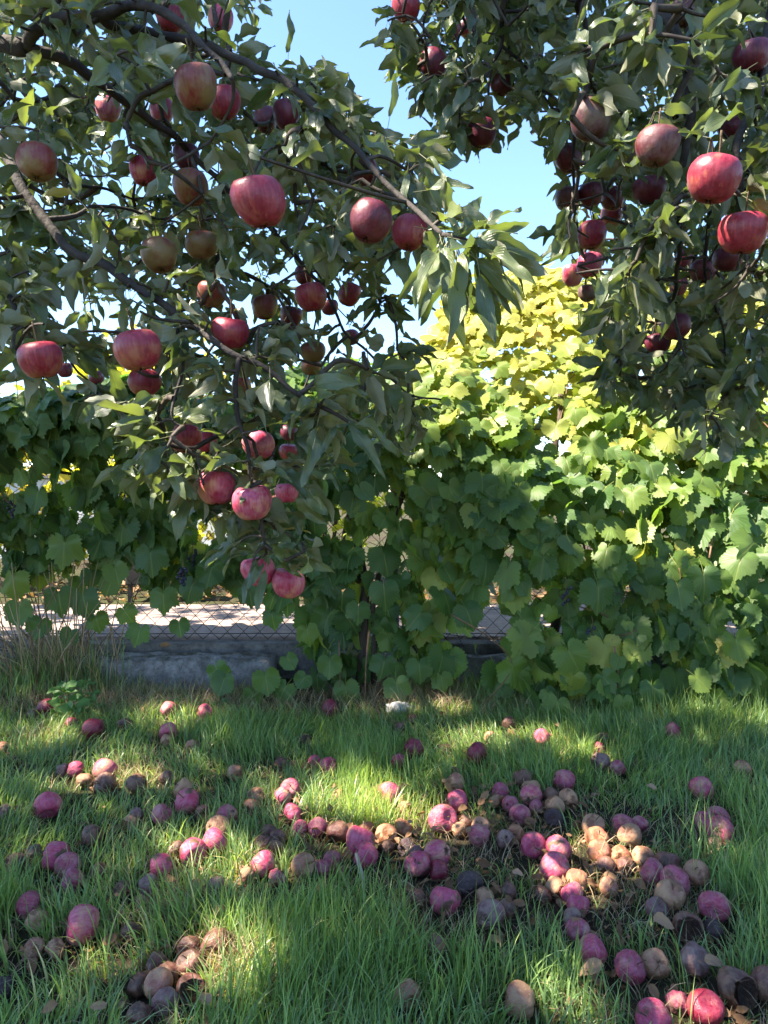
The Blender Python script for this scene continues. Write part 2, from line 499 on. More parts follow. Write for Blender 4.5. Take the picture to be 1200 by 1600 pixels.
A['d'] = apple_mat('fallen_black', (0.07, 0.042, 0.038), (0.055, 0.024, 0.026), (0.028, 0.014, 0.015), 0.45, rough=0.42, specks=0.1, bloom=0.35, bloomcol=(0.11, 0.085, 0.095), rot=0.1, rotcol=(0.025, 0.015, 0.011), wrinkle=0.5)
A['grape'] = apple_mat('grape_skin', (0.020, 0.018, 0.045), (0.014, 0.012, 0.035), (0.008, 0.006, 0.018), 0.5, rough=0.4, specks=0.0, bloom=0.5, bloomcol=(0.07, 0.075, 0.13), wrinkle=0.05)
A['flesh'] = apple_mat('rotten_flesh', (0.10, 0.045, 0.022), (0.07, 0.028, 0.014), (0.035, 0.014, 0.008), 0.5, rough=0.6, specks=0.0, bloom=0.5, bloomcol=(0.22, 0.11, 0.05), rot=0.2, rotcol=(0.03, 0.012, 0.006), wrinkle=1.0)

# ------------------------------------------------------------------ the setting
def box_mesh(name, x0, x1, y0, y1, z0, z1, seg=0.12, amp=0.0, bev=0.012, freq=6.0, seed=0.0):
    import bmesh
    bm = bmesh.new()
    bmesh.ops.create_cube(bm, size=1.0)
    for v in bm.verts:
        v.co = Vector((x0 + (v.co.x + .5) * (x1 - x0), y0 + (v.co.y + .5) * (y1 - y0), z0 + (v.co.z + .5) * (z1 - z0)))
    if bev:
        bmesh.ops.bevel(bm, geom=bm.edges[:], offset=bev, segments=2, affect='EDGES', profile=0.6)
    if amp:
        for ax, ln in ((0, x1 - x0), (1, y1 - y0), (2, z1 - z0)):
            n = int(ln / seg)
            for k in range(1, n):
                pos = [(x0 + x1) / 2, (y0 + y1) / 2, (z0 + z1) / 2]
                pos[ax] = (x0, y0, z0)[ax] + ln * k / n
                nr = [0, 0, 0]; nr[ax] = 1
                bmesh.ops.bisect_plane(bm, geom=bm.verts[:] + bm.edges[:] + bm.faces[:], plane_co=pos, plane_no=nr)
        for v in bm.verts:
            q = v.co * freq + Vector((seed, seed * 2, 0))
            v.co += Vector((noise.noise(q), noise.noise(q + Vector((9, 0, 0))), noise.noise(q + Vector((0, 9, 0))))) * amp
            v.co += Vector((0, 0, noise.noise(v.co * freq * 4))) * amp * 0.4
    me = bpy.data.meshes.new(name)
    bm.to_mesh(me); bm.free()
    for p in me.polygons:
        p.use_smooth = bool(amp)
    return me

# ground sheet, dense near the camera with a gently uneven surface
def ground_h(x, y):
    return 0.016 * np.sin(2.1 * x + 1.0) * np.sin(1.7 * y + 0.4) + 0.010 * np.sin(5.3 * x + 2.0 * y)
gx = np.concatenate([[-900, -200, -60, -20, -8], np.linspace(-4, 4, 81), [8, 20, 60, 200, 900]])
gy = np.concatenate([[-900, -200, -60, -20, -5], np.linspace(-1, 3.65, 48), [4.5, 8, 20, 60, 200, 900, 2500]])
GX, GY = np.meshgrid(gx, gy)
fade = smooth(4.2, 3.6, np.abs(GX)) * smooth(-1.5, -0.5, GY) * smooth(3.75, 3.3, GY)
GZ = ground_h(GX, GY) * fade
V = np.stack([GX, GY, GZ], -1).reshape(-1, 3)
nx = len(gx)
T = []
for j in range(len(gy) - 1):
    for i in range(nx - 1):
        a = j * nx + i
        T += [(a, a + 1, a + nx + 1), (a, a + nx + 1, a + nx)]
link('ground', mesh_tri('ground', V, T), M['soil'], kind='structure', label='bare soil and thatch under the lawn grass')

link('pavement', box_mesh('pavement', -6, 6, 4.06, 5.22, 0.0, 0.20, bev=0.01), M['pavement'], kind='structure', label='pinkish concrete path behind the wire fence')
link('verge', box_mesh('verge', -9, 9, 5.23, 14.0, 0.0, 0.17, bev=0.0), M['soil'], kind='structure', label='bare earth strip beyond the path')
f = link('concrete_footing', box_mesh('concrete_footing', -6, 6, 3.93, 4.052, -0.05, 0.185, seg=0.1, amp=0.006), M['footing'], label='long low concrete footing under the wire fence', category='footing')
blocks = [(-2.55, -1.50, 'mossy concrete kerb block behind the tuft of dry grass stalks'),
          (-1.46, -0.56, 'long weathered concrete kerb block left of the vine trunk'),
          (-0.34, 0.12, 'short concrete kerb block directly behind the vine trunk'),
          (0.27, 1.30, 'concrete kerb block half hidden by leaves right of the vine trunk'),
          (1.34, 2.50, 'concrete kerb block in deep shade at the right end of the row')]
for i, (a, c, lab) in enumerate(blocks):
    link('kerb_block', box_mesh('kerb_block', a, c, 3.70, 3.86, -0.05, 0.168 - 0.012 * (i % 2), seg=0.045, amp=0.015, bev=0.022, seed=i * 3.1), M['kerb'],
         label=lab, category='kerb block', group='concrete kerb blocks along the foot of the fence')

# ------------------------------------------------------------------ chain-link fence
fence = thing('chain_link_fence', (0, 4.0, 0.2), 'rusty dark chain link fence overgrown by the grape vine', 'fence')
D_W, D_H, FZ0, FZ1 = 0.088, 0.088, 0.19, 1.32
segs = []
nz = int((FZ1 - FZ0) / (D_H / 2))
zs = FZ0 + np.arange(nz + 1) * D_H / 2
for k in range(-34, 35):
    x0 = k * D_W / 2
    s = 1 if k % 2 else -1
    xs = x0 + s * np.where(np.arange(nz + 1) % 2 == 0, 1, -1) * D_W / 4 * 1.04
    ys = 4.035 + np.where(np.arange(nz + 1) % 2 == 0, 0.003, -0.003) * s + 0.012 * np.sin(xs * 2.1 + zs)
    xs = xs + 0.006 * np.sin(zs * 5 + x0)
    segs.append(tube(np.stack([xs, ys, zs], 1), 0.0023, 4, False))
V, T = join(segs)
child('wire_mesh', mesh_tri('wire_mesh', V, T), M['wire'], fence, kind='stuff')
for x in (-2.9, -2.3, 0.06, 1.75, 2.95):
    V, T = tube([(x, 4.075, 0.0), (x, 4.075, 0.7), (x, 4.075, 1.42)], 0.024, 10)
    p = child('post', mesh_tri('post', V, T), M['steel'], fence)
    V, T = tube([(x, 4.075, 1.42), (x, 4.075, 1.44), (x, 4.075, 1.455)], [0.028, 0.027, 0.010], 10)
    c = child('post_cap', mesh_tri('post_cap', V, T), M['steel'], p)
    c.matrix_parent_inverse = Matrix.Identity(4)
V, T = tube([(-3, 4.075, 1.36), (0, 4.075, 1.355), (3, 4.075, 1.36)], 0.019, 8)
child('top_rail', mesh_tri('top_rail', V, T), M['steel'], fence)
V, T = tube([(-3, 4.035, 0.215), (0, 4.038, 0.222), (3, 4.035, 0.215)], 0.0022, 4)
child('tension_wire', mesh_tri('tension_wire', V, T), M['wire'], fence)

# beyond the path: pale wall, dark box
w = thing('garden_wall', (-3.2, 9.0, 0.17), 'white rendered wall glimpsed through the fence far behind', 'wall')
child('wall_face', box_mesh('wall_face', -8.5, -1.4, 9.0, 9.2, 0.16, 1.15, bev=0.01), M['render_wall'], w)
child('coping', box_mesh('coping', -8.6, -1.3, 8.95, 9.25, 1.152, 1.21, bev=0.01), M['kerb'], w)
q = P(230, 830, 5.6)
w = thing('dark_box', (q[0], 5.6, 0.17), 'dark box standing behind the fence below the apple branch', 'box')
child('panel', box_mesh('panel', q[0] - .13, q[0] + .13, 5.5, 5.75, 0.30, 0.80, bev=0.01), M['dark_panel'], w)
child('lid', box_mesh('lid', q[0] - .145, q[0] + .145, 5.485, 5.765, 0.803, 0.835, bev=0.008), M['dark_panel'], w)
for sx in (-.11, .11):
    child('leg', box_mesh('leg', q[0] + sx - .015, q[0] + sx + .015, 5.52, 5.55, 0.168, 0.302, bev=0.0), M['dark_panel'], w)

# ------------------------------------------------------------------ leaf templates
def apple_leaf_template(seed, nl=8, na=4, ratio=0.205):
    r = np.random.default_rng(seed)
    fold, curl, wav, tw = r.uniform(0.05, 0.95), r.uniform(-0.25, 1.05), r.uniform(0.06, 0.18), r.uniform(-1.0, 1.0)
    ph = r.uniform(0, 6); bend = r.uniform(-0.12, 0.12)
    us = np.linspace(0, 1, nl + 1)
    vs = np.linspace(-1, 1, na + 1)
    V, L = [], []
    for i, u in enumerate(us):
        wdt = ratio * r.uniform(0.96, 1.04) * (max(math.sin(math.pi * min(u ** 0.82, 1)), 0) ** 0.72) * (1 - 0.12 * u)
        if i == nl:
            wdt = 0.004
        if i == 0:
            wdt = 0.012
        wdt *= 1 + (0.06 if i % 2 else -0.05)
        for v in vs:
            y = v * wdt
            z = fold * abs(y) - curl * u * u * 0.45 + wav * math.sin(9 * u + ph + (1.5 if v > 0 else 0)) * abs(v) * (1 - u * .5) * 0.8
            z += tw * u * y
            V.append((u * (1 - 0.10 * abs(curl)), y + bend * u * u, z))
            L.append((u, v * 0.5, 0))
    T = []
    w_ = na + 1
    for i in range(nl):
        for j in range(na):
            a = i * w_ + j
            T += [(a, a + w_, a + w_ + 1), (a, a + w_ + 1, a + 1)]
    # petiole: a thin three-sided stalk
    o = len(V)
    for k, (x, z) in enumerate(((-0.30, 0.02), (0.02, 0.0))):
        rr = 0.0085
        for a in (0, 2.09, 4.19):
            V.append((x, rr * math.cos(a), z + rr * math.sin(a) - 0.004)); L.append((0, 0, 1))
    for j in range(3):
        k = (j + 1) % 3
        T += [(o + j, o + 3 + j, o + 3 + k), (o + j, o + 3 + k, o + k)]
    return np.array(V), np.array(T, int), np.array(L)

GRAPE_OUT = [(0, 1.0), (9, .90), (18, .80), (26, .70), (33, .69), (42, .80), (52, .92), (61, .84), (71, .75), (82, .69), (93, .68), (104, .72), (115, .70), (127, .62), (139, .56), (150, .50), (161, .40), (171, .24)]
def grape_leaf_template(seed, hi=True):
    r = np.random.default_rng(seed)
    ga = [q[0] for q in GRAPE_OUT]; gr = [q[1] for q in GRAPE_OUT]
    nh = 27 if hi else 10
    angs = np.linspace(0, 171, nh)
    lobe = r.uniform(0.15, 0.9)
    half = angs
    pts = []
    for sgn in (1, -1):
        seq = angs if sgn > 0 else angs[1:][::-1]
        for k, a in enumerate(seq):
            rad = float(np.interp(a, ga, gr))
            base = 0.94 - 0.0024 * a if a < 150 else rad
            rr = base + (rad - base) * lobe
            rr *= r.uniform(0.96, 1.04) * (1.055 if k % 2 == (0 if sgn > 0 else 1) else 0.95)
            pts.append((math.radians(a + r.uniform(-1.5, 1.5)) * sgn, rr))
    droop, fold, wav, ph = r.uniform(0.02, 0.45), r.uniform(-0.15, 0.42), r.uniform(0.04, 0.12), r.uniform(0, 6)
    asym = r.uniform(-0.2, 0.2)
    V, L = [(0, 0, 0)], [(0, 0, 0)]
    rings = (0.5, 1.0) if hi else (1.0,)
    for q in rings:
        for a, rr in pts:
            x, y = rr * q * math.cos(a), rr * q * math.sin(a)
            z = -droop * (x * x + y * y) + fold * abs(y) * 0.6 + wav * math.sin(3 * a + ph) * q * 1.2 + asym * x * y
            z += (-0.03 if q == .5 else 0.0)
            V.append((x, y, z)); L.append((x, y, 0))
    n = len(pts)
    T = []
    for j in range(n - 1 + 1):
        k = (j + 1) % n
        if j == len(half) - 1:
            continue                          # the open sinus at the stalk
        T.append((0, 1 + j, 1 + k))
        if hi:
            T += [(1 + j, 1 + n + j, 1 + n + k), (1 + j, 1 + n + k, 1 + k)]
    o = len(V)
    path = [(0.03, -0.01), (-0.35, -0.10), (-0.72, -0.34)]
    for x, z in path:
        for a in (0, 2.09, 4.19):
            V.append((x, 0.014 * math.cos(a), z + 0.014 * math.sin(a))); L.append((0, 0, 1))
    for s in range(2):
        for j in range(3):
            k = (j + 1) % 3
            a, c = o + s * 3, o + s * 3 + 3
            T += [(a + j, c + j, c + k), (a + j, c + k, a + k)]
    return np.array(V), np.array(T, int), np.array(L)
AL_HI = [apple_leaf_template(i) for i in range(14)]
AL_NARROW = [apple_leaf_template(150 + i, 10, 4, 0.112) for i in range(10)]
AL_LO = [apple_leaf_template(100 + i, 4, 2, 0.25) for i in range(8)]
GL_HI = [grape_leaf_template(i) for i in range(14)]
GL_LO = [grape_leaf_template(200 + i, False) for i in range(6)]
def template_meshes(name, temps, mat, tints):
    out = []
    for i, (tv, tt, tl) in enumerate(temps):
        me = mesh_tri(name, tv, tt, {'lcoord': tl, 'tint': np.full(len(tv), tints[i % len(tints)])})
        me.materials.append(mat)
        out.append(me)
    return out
def place(name, me, parent, pos, R, s):
    o = bpy.data.objects.new(name, me)
    COL.objects.link(o)
    o.parent = parent
    o.matrix_parent_inverse = Matrix.Translation(-Vector(parent.location))
    m4 = Matrix.Identity(4)
    for i in range(3):
        for j in range(3):
            m4[i][j] = R[i][j] * s
        m4[i][3] = pos[i]
    o.matrix_basis = m4
    return o

# ------------------------------------------------------------------ gaps cut in the leaves: shafts of sun
SHAFTS = []                              # (point, radius)
for (px, py, r) in [(535, 1255, .12), (590, 1262, .13), (640, 1285, .09), (570, 1225, .08), (745, 1150, .10), (795, 1145, .07), (930, 1320, .085), (880, 1350, .07), (985, 1345, .05),
                    (905, 1375, .05), (215, 1222, .07), (160, 1212, .035), (300, 1335, .04), (345, 1325, .05), (385, 1345, .045), (352, 1525, .055), (395, 1490, .045), (410, 1350, .035),
                    (1095, 1590, .035), (880, 1560, .03), (95, 1130, .03), (60, 1062, .05), (80, 1155, .045), (290, 1120, .04), (460, 1240, .04), (925, 1170, .05), (855, 1150, .04),
                    (140, 1495, .03), (1130, 1320, .03), (700, 1105, .05)]:
    SHAFTS.append((G(px, py, 0.03), r))
for x in np.arange(-1.75, 0.9, 0.16):    # the lit strip of path behind the fence
    for y in (4.12, 4.3, 4.5):
        if RNG.random() < (0.95, 0.85, 0.3)[(4.12, 4.3, 4.5).index(y)] and (x < -.5 or y < 4.2):
            SHAFTS.append((np.array([x + RNG.uniform(-.04, .04), y, 0.2]), 0.085))
for x in np.arange(0.15, 3.0, 0.28):     # the open, sunlit back of the vine
    for y, z in ((3.75, 1.40), (4.1, 1.70), (4.5, 1.95), (4.9, 2.2), (5.2, 2.4)):
        SHAFTS.append((np.array([x, y, z]), 0.24))
for x in np.arange(1.1, 2.6, 0.25):
    for z in (0.55, 0.85, 1.1):
        SHAFTS.append((np.array([x, 3.5, z]), 0.17 if x > 1.4 else 0.10))
for (px, py, d_, r) in [(1105, 272, 1.12, .030), (921, 410, 2.2, .05), (894, 425, 2.6, .05), (345, 515, 1.45, .03), (162, 168, 2.3, .03), (1172, 30, 1.2, .05), (1090, 190, 1.3, .02), (925, 362, 1.98, .02), (300, 655, 1.42, .03), (240, 720, 1.42, .03)]:
    SHAFTS.append((P(px, py, d_), r))
SH_P = np.array([s[0] for s in SHAFTS]); SH_R = np.array([s[1] for s in SHAFTS])
def in_shaft(p, extra=0.0):
    p = np.atleast_2d(p)
    out = np.zeros(len(p), bool)
    for q, r in zip(SH_P, SH_R):
        d = p - q
        t = d @ TO_SUN
        e = np.linalg.norm(d - t[:, None] * TO_SUN, axis=1)
        out |= (t > 0.15) & (e < r + extra)
    return out

# ------------------------------------------------------------------ hanging apples (pixel x, y, width, height ratio, colour, label)
HANG_L = [
 (405,315,82,1.04,'red','large red apple hanging alone, biggest and roundest fruit of the left tree'),
 (307,136,64,1.16,'olive','tall brownish apple hanging just below the upper forked limb'),
 (350,160,50,1.1,'red','red apple tucked behind the tall brownish apple'),
 (345,30,38,1.2,'pink','small pink apple at the top edge beside open sky'),
 (267,30,44,1.1,'red','red apple behind the curving top limb on the left tree'),
 (169,171,38,1.2,'pink','pink apple streaked with sun under the lower fork of the limb'),
 (253,173,36,1.25,'red','narrow red apple half covered by leaves below the top limbs'),
 (58,254,60,1.0,'olive','dull olive apple in shadow near the left edge, upper crown'),
 (225,267,44,1.1,'pink','pink apple with a leaf across it beside a curled yellow leaf'),
 (298,293,55,1.05,'olive','shaded olive apple left of the large red apple'),
 (291,245,40,1.2,'dark','dark red apple above the shaded olive apple'),
 (249,399,56,1.0,'olive','round reddish-brown apple partly behind a broad leaf, mid crown'),
 (315,382,52,0.8,'olive','yellowish brown apple below left of the large red apple'),
 (331,460,46,1.0,'olive','small orange-olive apple hanging over the long diagonal limb'),
 (415,187,36,1.2,'dark','dark apple hidden in leaves at the sky edge, inner of two'),
 (448,180,42,1.25,'dark','dark red apple at the sky edge of the left tree, outer of two'),
 (571,269,40,1.1,'red','small red apple up on the outer branch against the sky'),
 (579,346,67,1.03,'dark','big dark red apple of the pair against the sky'),
 (640,364,57,1.04,'red','lighter red apple of the pair, next to the drooping leaf bunch'),
 (486,464,50,1.0,'red','round red apple hanging mid tree, left of the small red one'),
 (546,460,36,1.12,'red','small red apple right of the round red one, mid tree'),
 (475,430,30,1.1,'dark','dark apple peeking out above the round red apple'),
 (414,480,40,1.05,'olive','brown apple in shade left of the round red apple'),
 (455,494,36,1.0,'dark','dark red apple low behind leaves below the round red apple'),
 (515,480,28,1.0,'dark','dark apple squeezed between the round red and small red apples'),
 (360,520,60,0.78,'red','red apple with its left side in bright sun, above the diagonal limb'),
 (216,547,74,0.95,'red','large red apple with a curled leaf on its crown, left side'),
 (226,598,52,0.9,'red','red apple directly beneath the large apple with the curled leaf'),
 (64,562,67,0.97,'red','large orange-red apple near the left edge with a leaf before it'),
 (101,578,25,1.05,'dark','tiny purple apple right of the orange-red apple at the left edge'),
 (150,590,22,1.1,'dark','tiny purple apple on a thin twig over the vine, left side'),
 (20,524,18,1.1,'red','tiny red apple at the left edge above the orange-red apple'),
 (489,550,40,0.85,'olive','orange-olive apple, upper of a stacked pair mid tree'),
 (486,573,32,0.85,'olive','pale orange apple, lower of a stacked pair mid tree'),
 (377,606,30,1.45,'olive','narrow orange apple behind leaves under the diagonal limb'),
 (549,527,26,1.0,'dark','small dark red apple deep in leaves right of the stacked pair'),
 (290,686,50,0.95,'red','red apple showing its calyx, left of a pair on the low branch'),
 (322,690,36,1.1,'red','red apple behind the one showing its calyx'),
 (404,695,50,0.98,'pink','pink apple beside the low hanging twig, above the lowest pair but one'),
 (452,676,28,1.0,'dark','dark red apple half hidden, upper of two right of the low twig'),
 (451,706,30,0.95,'red','red apple half hidden, lower of two right of the low twig'),
 (338,762,60,1.0,'pink','pinkish apple with two narrow leaves over it, left of the low pair'),
 (394,785,63,1.0,'pink','magenta heart-shaped apple, right of the low pair'),
 (449,770,38,0.9,'pink','small orange-pink apple right of the magenta heart-shaped apple'),
 (430,784,24,0.95,'olive','sliver of a pale apple behind the magenta heart-shaped apple'),
 (404,892,52,1.05,'pink','pink apple behind grey leaves, left of the lowest hanging pair'),
 (450,911,52,1.0,'pink','lowest hanging apple, pink and round, before the vine'),
]
HANG_R = [
 (634,12,44,1.05,'red','red apple cut by the top edge of the picture beside the sky'),
 (677,100,44,1.1,'dark','dark purple-red apple hanging free against the sky, right tree'),
 (710,48,26,1.1,'dark','dark apple behind leaves, left of a close pair near the top'),
 (728,44,26,1.05,'dark','dark apple behind leaves, right of a close pair near the top'),
 (753,208,44,1.13,'dark','dusky red apple at the lower sky edge of the right tree'),
 (784,130,38,1.1,'dark','maroon apple in leaf shade above the dusky sky-edge apple'),
 (923,187,61,1.1,'dusk','grey-green shaded apple, highest of the big ones on the right tree'),
 (888,248,42,1.1,'dark','purplish apple below left of the grey-green one, by the sky'),
 (886,310,38,1.05,'dusk','brownish purple apple under the purplish one at the sky edge'),
 (923,304,38,1.1,'dark','dark apple right beside the brownish purple one'),
 (957,310,36,1.0,'dark','dark apple almost hidden behind leaves, third in the dark row'),
 (1027,229,67,0.98,'dusk','big brown shaded apple with a leaf across it, right tree'),
 (1015,297,51,0.87,'dark','squat dark purple apple below the big brown one'),
 (1115,280,78,1.0,'red','big red apple with a bright patch of sun on it, right tree'),
 (1161,364,74,0.95,'red','large reddish apple under leaves at the right edge'),
 (925,367,44,1.1,'red','shiny red apple at the sky edge above the sunlit pair'),
 (921,414,39,1.12,'pink','sunlit pink apple, right of the bright pair by the vine'),
 (894,430,33,1.2,'pink','sunlit orange-pink apple, left of the bright pair by the vine'),
 (918,458,28,1.05,'dusk','small yellowish apple just below the sunlit pair'),
 (1056,510,46,0.98,'dark','deep red apple, upper of the lowest pair on the right tree'),
 (1028,537,40,0.88,'dark','deep red apple, lower of the lowest pair on the right tree'),
 (1099,424,42,0.9,'dark','dim red apple in shade left of the low right edge cluster'),
 (1137,405,46,0.8,'dark','dim red apple beneath the large reddish apple'),
 (1069,405,26,1.4,'dark','slim dark purple apple in the deep shade, upper of two'),
 (1060,447,27,1.4,'dark','slim dark purple apple in the deep shade, lower of two'),
 (1175,88,58,0.9,'dark','dark purple apple near the top right corner'),
 (1067,20,40,1.2,'dusk','brown shaded apple at the top edge beside the dark limb'),
 (1144,200,40,0.95,'dark','dark apple behind leaves above the sun-patched apple'),
 (955,337,34,1.0,'red','dark red apple peeping out right of the shiny red one'),
]
def hang_pos(a):
    px, py, w, hr, st, lab = a
    real = 0.076 if w > 30 else 0.066
    d = F * real / w
    return P(px, py, d), real / 2, d
ALL_HANG = [(hang_pos(a), a, 0) for a in HANG_L] + [(hang_pos(a), a, 1) for a in HANG_R]
HP = np.array([h[0][0] for h in ALL_HANG]); HW = np.array([h[1][2] for h in ALL_HANG], float); HT = np.array([h[2] for h in ALL_HANG])
HPX, HPY, HD = proj(HP)

# ------------------------------------------------------------------ apple trees
POLY_L = [(-60,-60),(405,-60),(412,15),(372,55),(395,85),(440,100),(510,95),(505,130),(560,158),(580,200),(628,206),(640,240),(690,270),(640,300),(670,345),(640,390),(590,385),(600,425),(625,460),(630,510),(665,560),(690,600),(680,645),(635,680),(590,705),(545,690),(505,740),(480,800),(490,860),(440,900),(385,880),(345,800),(300,780),(250,745),(200,730),(255,670),(190,640),(110,625),(60,590),(-60,590)]
POLY_R = [(575,-60),(600,25),(590,62),(625,110),(650,150),(700,165),(660,212),(700,235),(745,230),(785,205),(832,208),(845,255),(868,300),(862,350),(895,390),(878,425),(905,462),(935,500),(955,540),(945,590),(990,600),(1060,650),(1090,690),(1150,680),(1200,610),(1260,600),(1260,-60)]
def sample_poly(poly, n, dfun):
    xs = [p[0] for p in poly]; ys = [p[1] for p in poly]
    out = []
    while len(out) < n:
        x, y = random.uniform(min(xs), max(xs)), random.uniform(min(ys), max(ys))
        if inside(poly, x, y):
            d = dfun(x, y)
            if d and not in_shaft(P(x, y, d), 0.04)[0]:
                out.append(P(x, y, d))
    return np.array(out)
def px_path(pts):
    return spline([P(*p) for p in pts], 5)

LIMBS_L = [
 ([(-420,300,2.1),(-260,160,1.9),(-80,66,1.68),(0,67,1.62),(42,75,1.6)], .034, .024),
 ([(42,75,1.6),(50,52,1.58),(83,31,1.55),(158,22,1.5),(200,10,1.47),(242,13,1.44),(283,35,1.42),(317,69,1.4),(342,96,1.38),(362,125,1.36)], .019, .006),
 ([(158,22,1.5),(175,38,1.52),(233,50,1.55),(300,65,1.55),(358,85,1.52),(400,106,1.48),(442,126,1.45),(475,154,1.42),(525,204,1.38),(554,233,1.35),(587,271,1.31),(625,308,1.26),(667,346,1.18),(692,368,1.12)], .015, .0045),
 ([(42,75,1.6),(108,96,1.64),(142,121,1.68),(179,146,1.72),(221,175,1.78),(267,208,1.85),(292,233,1.9)], .018, .010),
 ([(-380,330,2.1),(-180,215,1.85),(-20,205,1.7),(12,250,1.66),(42,304,1.62),(71,346,1.6),(104,388,1.57),(158,412,1.54),(217,450,1.5),(267,484,1.47),(300,512,1.45),(330,531,1.43),(375,558,1.41),(412,574,1.4),(459,610,1.38),(500,636,1.37),(545,659,1.36)], .018, .0045),
 ([(292,233,1.9),(360,300,1.95),(410,345,2.0),(455,392,2.03),(483,425,2.05),(515,464,2.08),(537,516,2.1),(575,550,2.12),(635,614,2.15),(690,625,2.15)], .010, .0035),
 ([(375,558,1.41),(366,600,1.4),(368,647,1.4),(386,700,1.4),(389,741,1.4),(405,800,1.42),(410,845,1.45),(415,862,1.5)], .007, .0035),
 ([(-200,380,1.75),(-40,400,1.6),(0,430,1.55),(11,460,1.52),(30,494,1.5),(41,512,1.48),(90,539,1.8),(124,580,2.0),(176,629,2.2)], .012, .003),
 ([(71,346,1.6),(120,335,1.65),(165,322,1.75),(240,340,1.9),(330,360,2.1)], .008, .003),
 ([(-20,205,1.7),(60,250,1.8),(110,285,1.9),(180,300,2.1),(250,330,2.3)], .010, .003),
 ([(692,368,1.12),(730,378,1.1),(778,392,1.09)], .0045, .002),
 ([(262,482,1.48),(278,524,1.46),(284,575,1.44),(268,650,1.42),(285,668,1.42)], .006, .003),
]
LIMBS_R = [
 ([(1500,-260,2.2),(1250,-200,2.0),(1100,-110,1.8),(1028,0,1.65),(1050,42,1.62),(1070,88,1.6),(1078,140,1.6),(1081,182,1.6),(1070,240,1.62),(1060,315,1.65),(1062,400,1.75),(1050,480,1.85)], .024, .006),
 ([(1028,0,1.65),(960,-60,1.75),(905,0,1.85),(913,35,1.88),(920,98,1.9),(915,150,1.9),(895,230,1.95),(900,340,2.1),(915,420,2.3)], .011, .004),
 ([(960,-60,1.75),(850,-70,1.85),(787,0,1.95),(784,70,1.98),(767,108,2.0),(760,170,2.02)], .010, .004),
 ([(784,70,1.98),(815,98,2.0),(850,150,2.0),(880,200,2.0)], .006, .003),
 ([(850,-70,1.85),(740,-50,1.95),(680,-10,2.0),(662,40,2.02),(668,75,2.02)], .008, .003),
 ([(1250,-200,2.0),(1200,40,1.6),(1185,150,1.5),(1150,230,1.45),(1160,320,1.45),(1166,400,1.6),(1181,452,1.75),(1147,602,2.0)], .014, .004),
 ([(1081,182,1.6),(1110,300,1.75),(1100,420,1.9),(1125,497,2.0),(1135,560,2.1)], .009, .003),
]
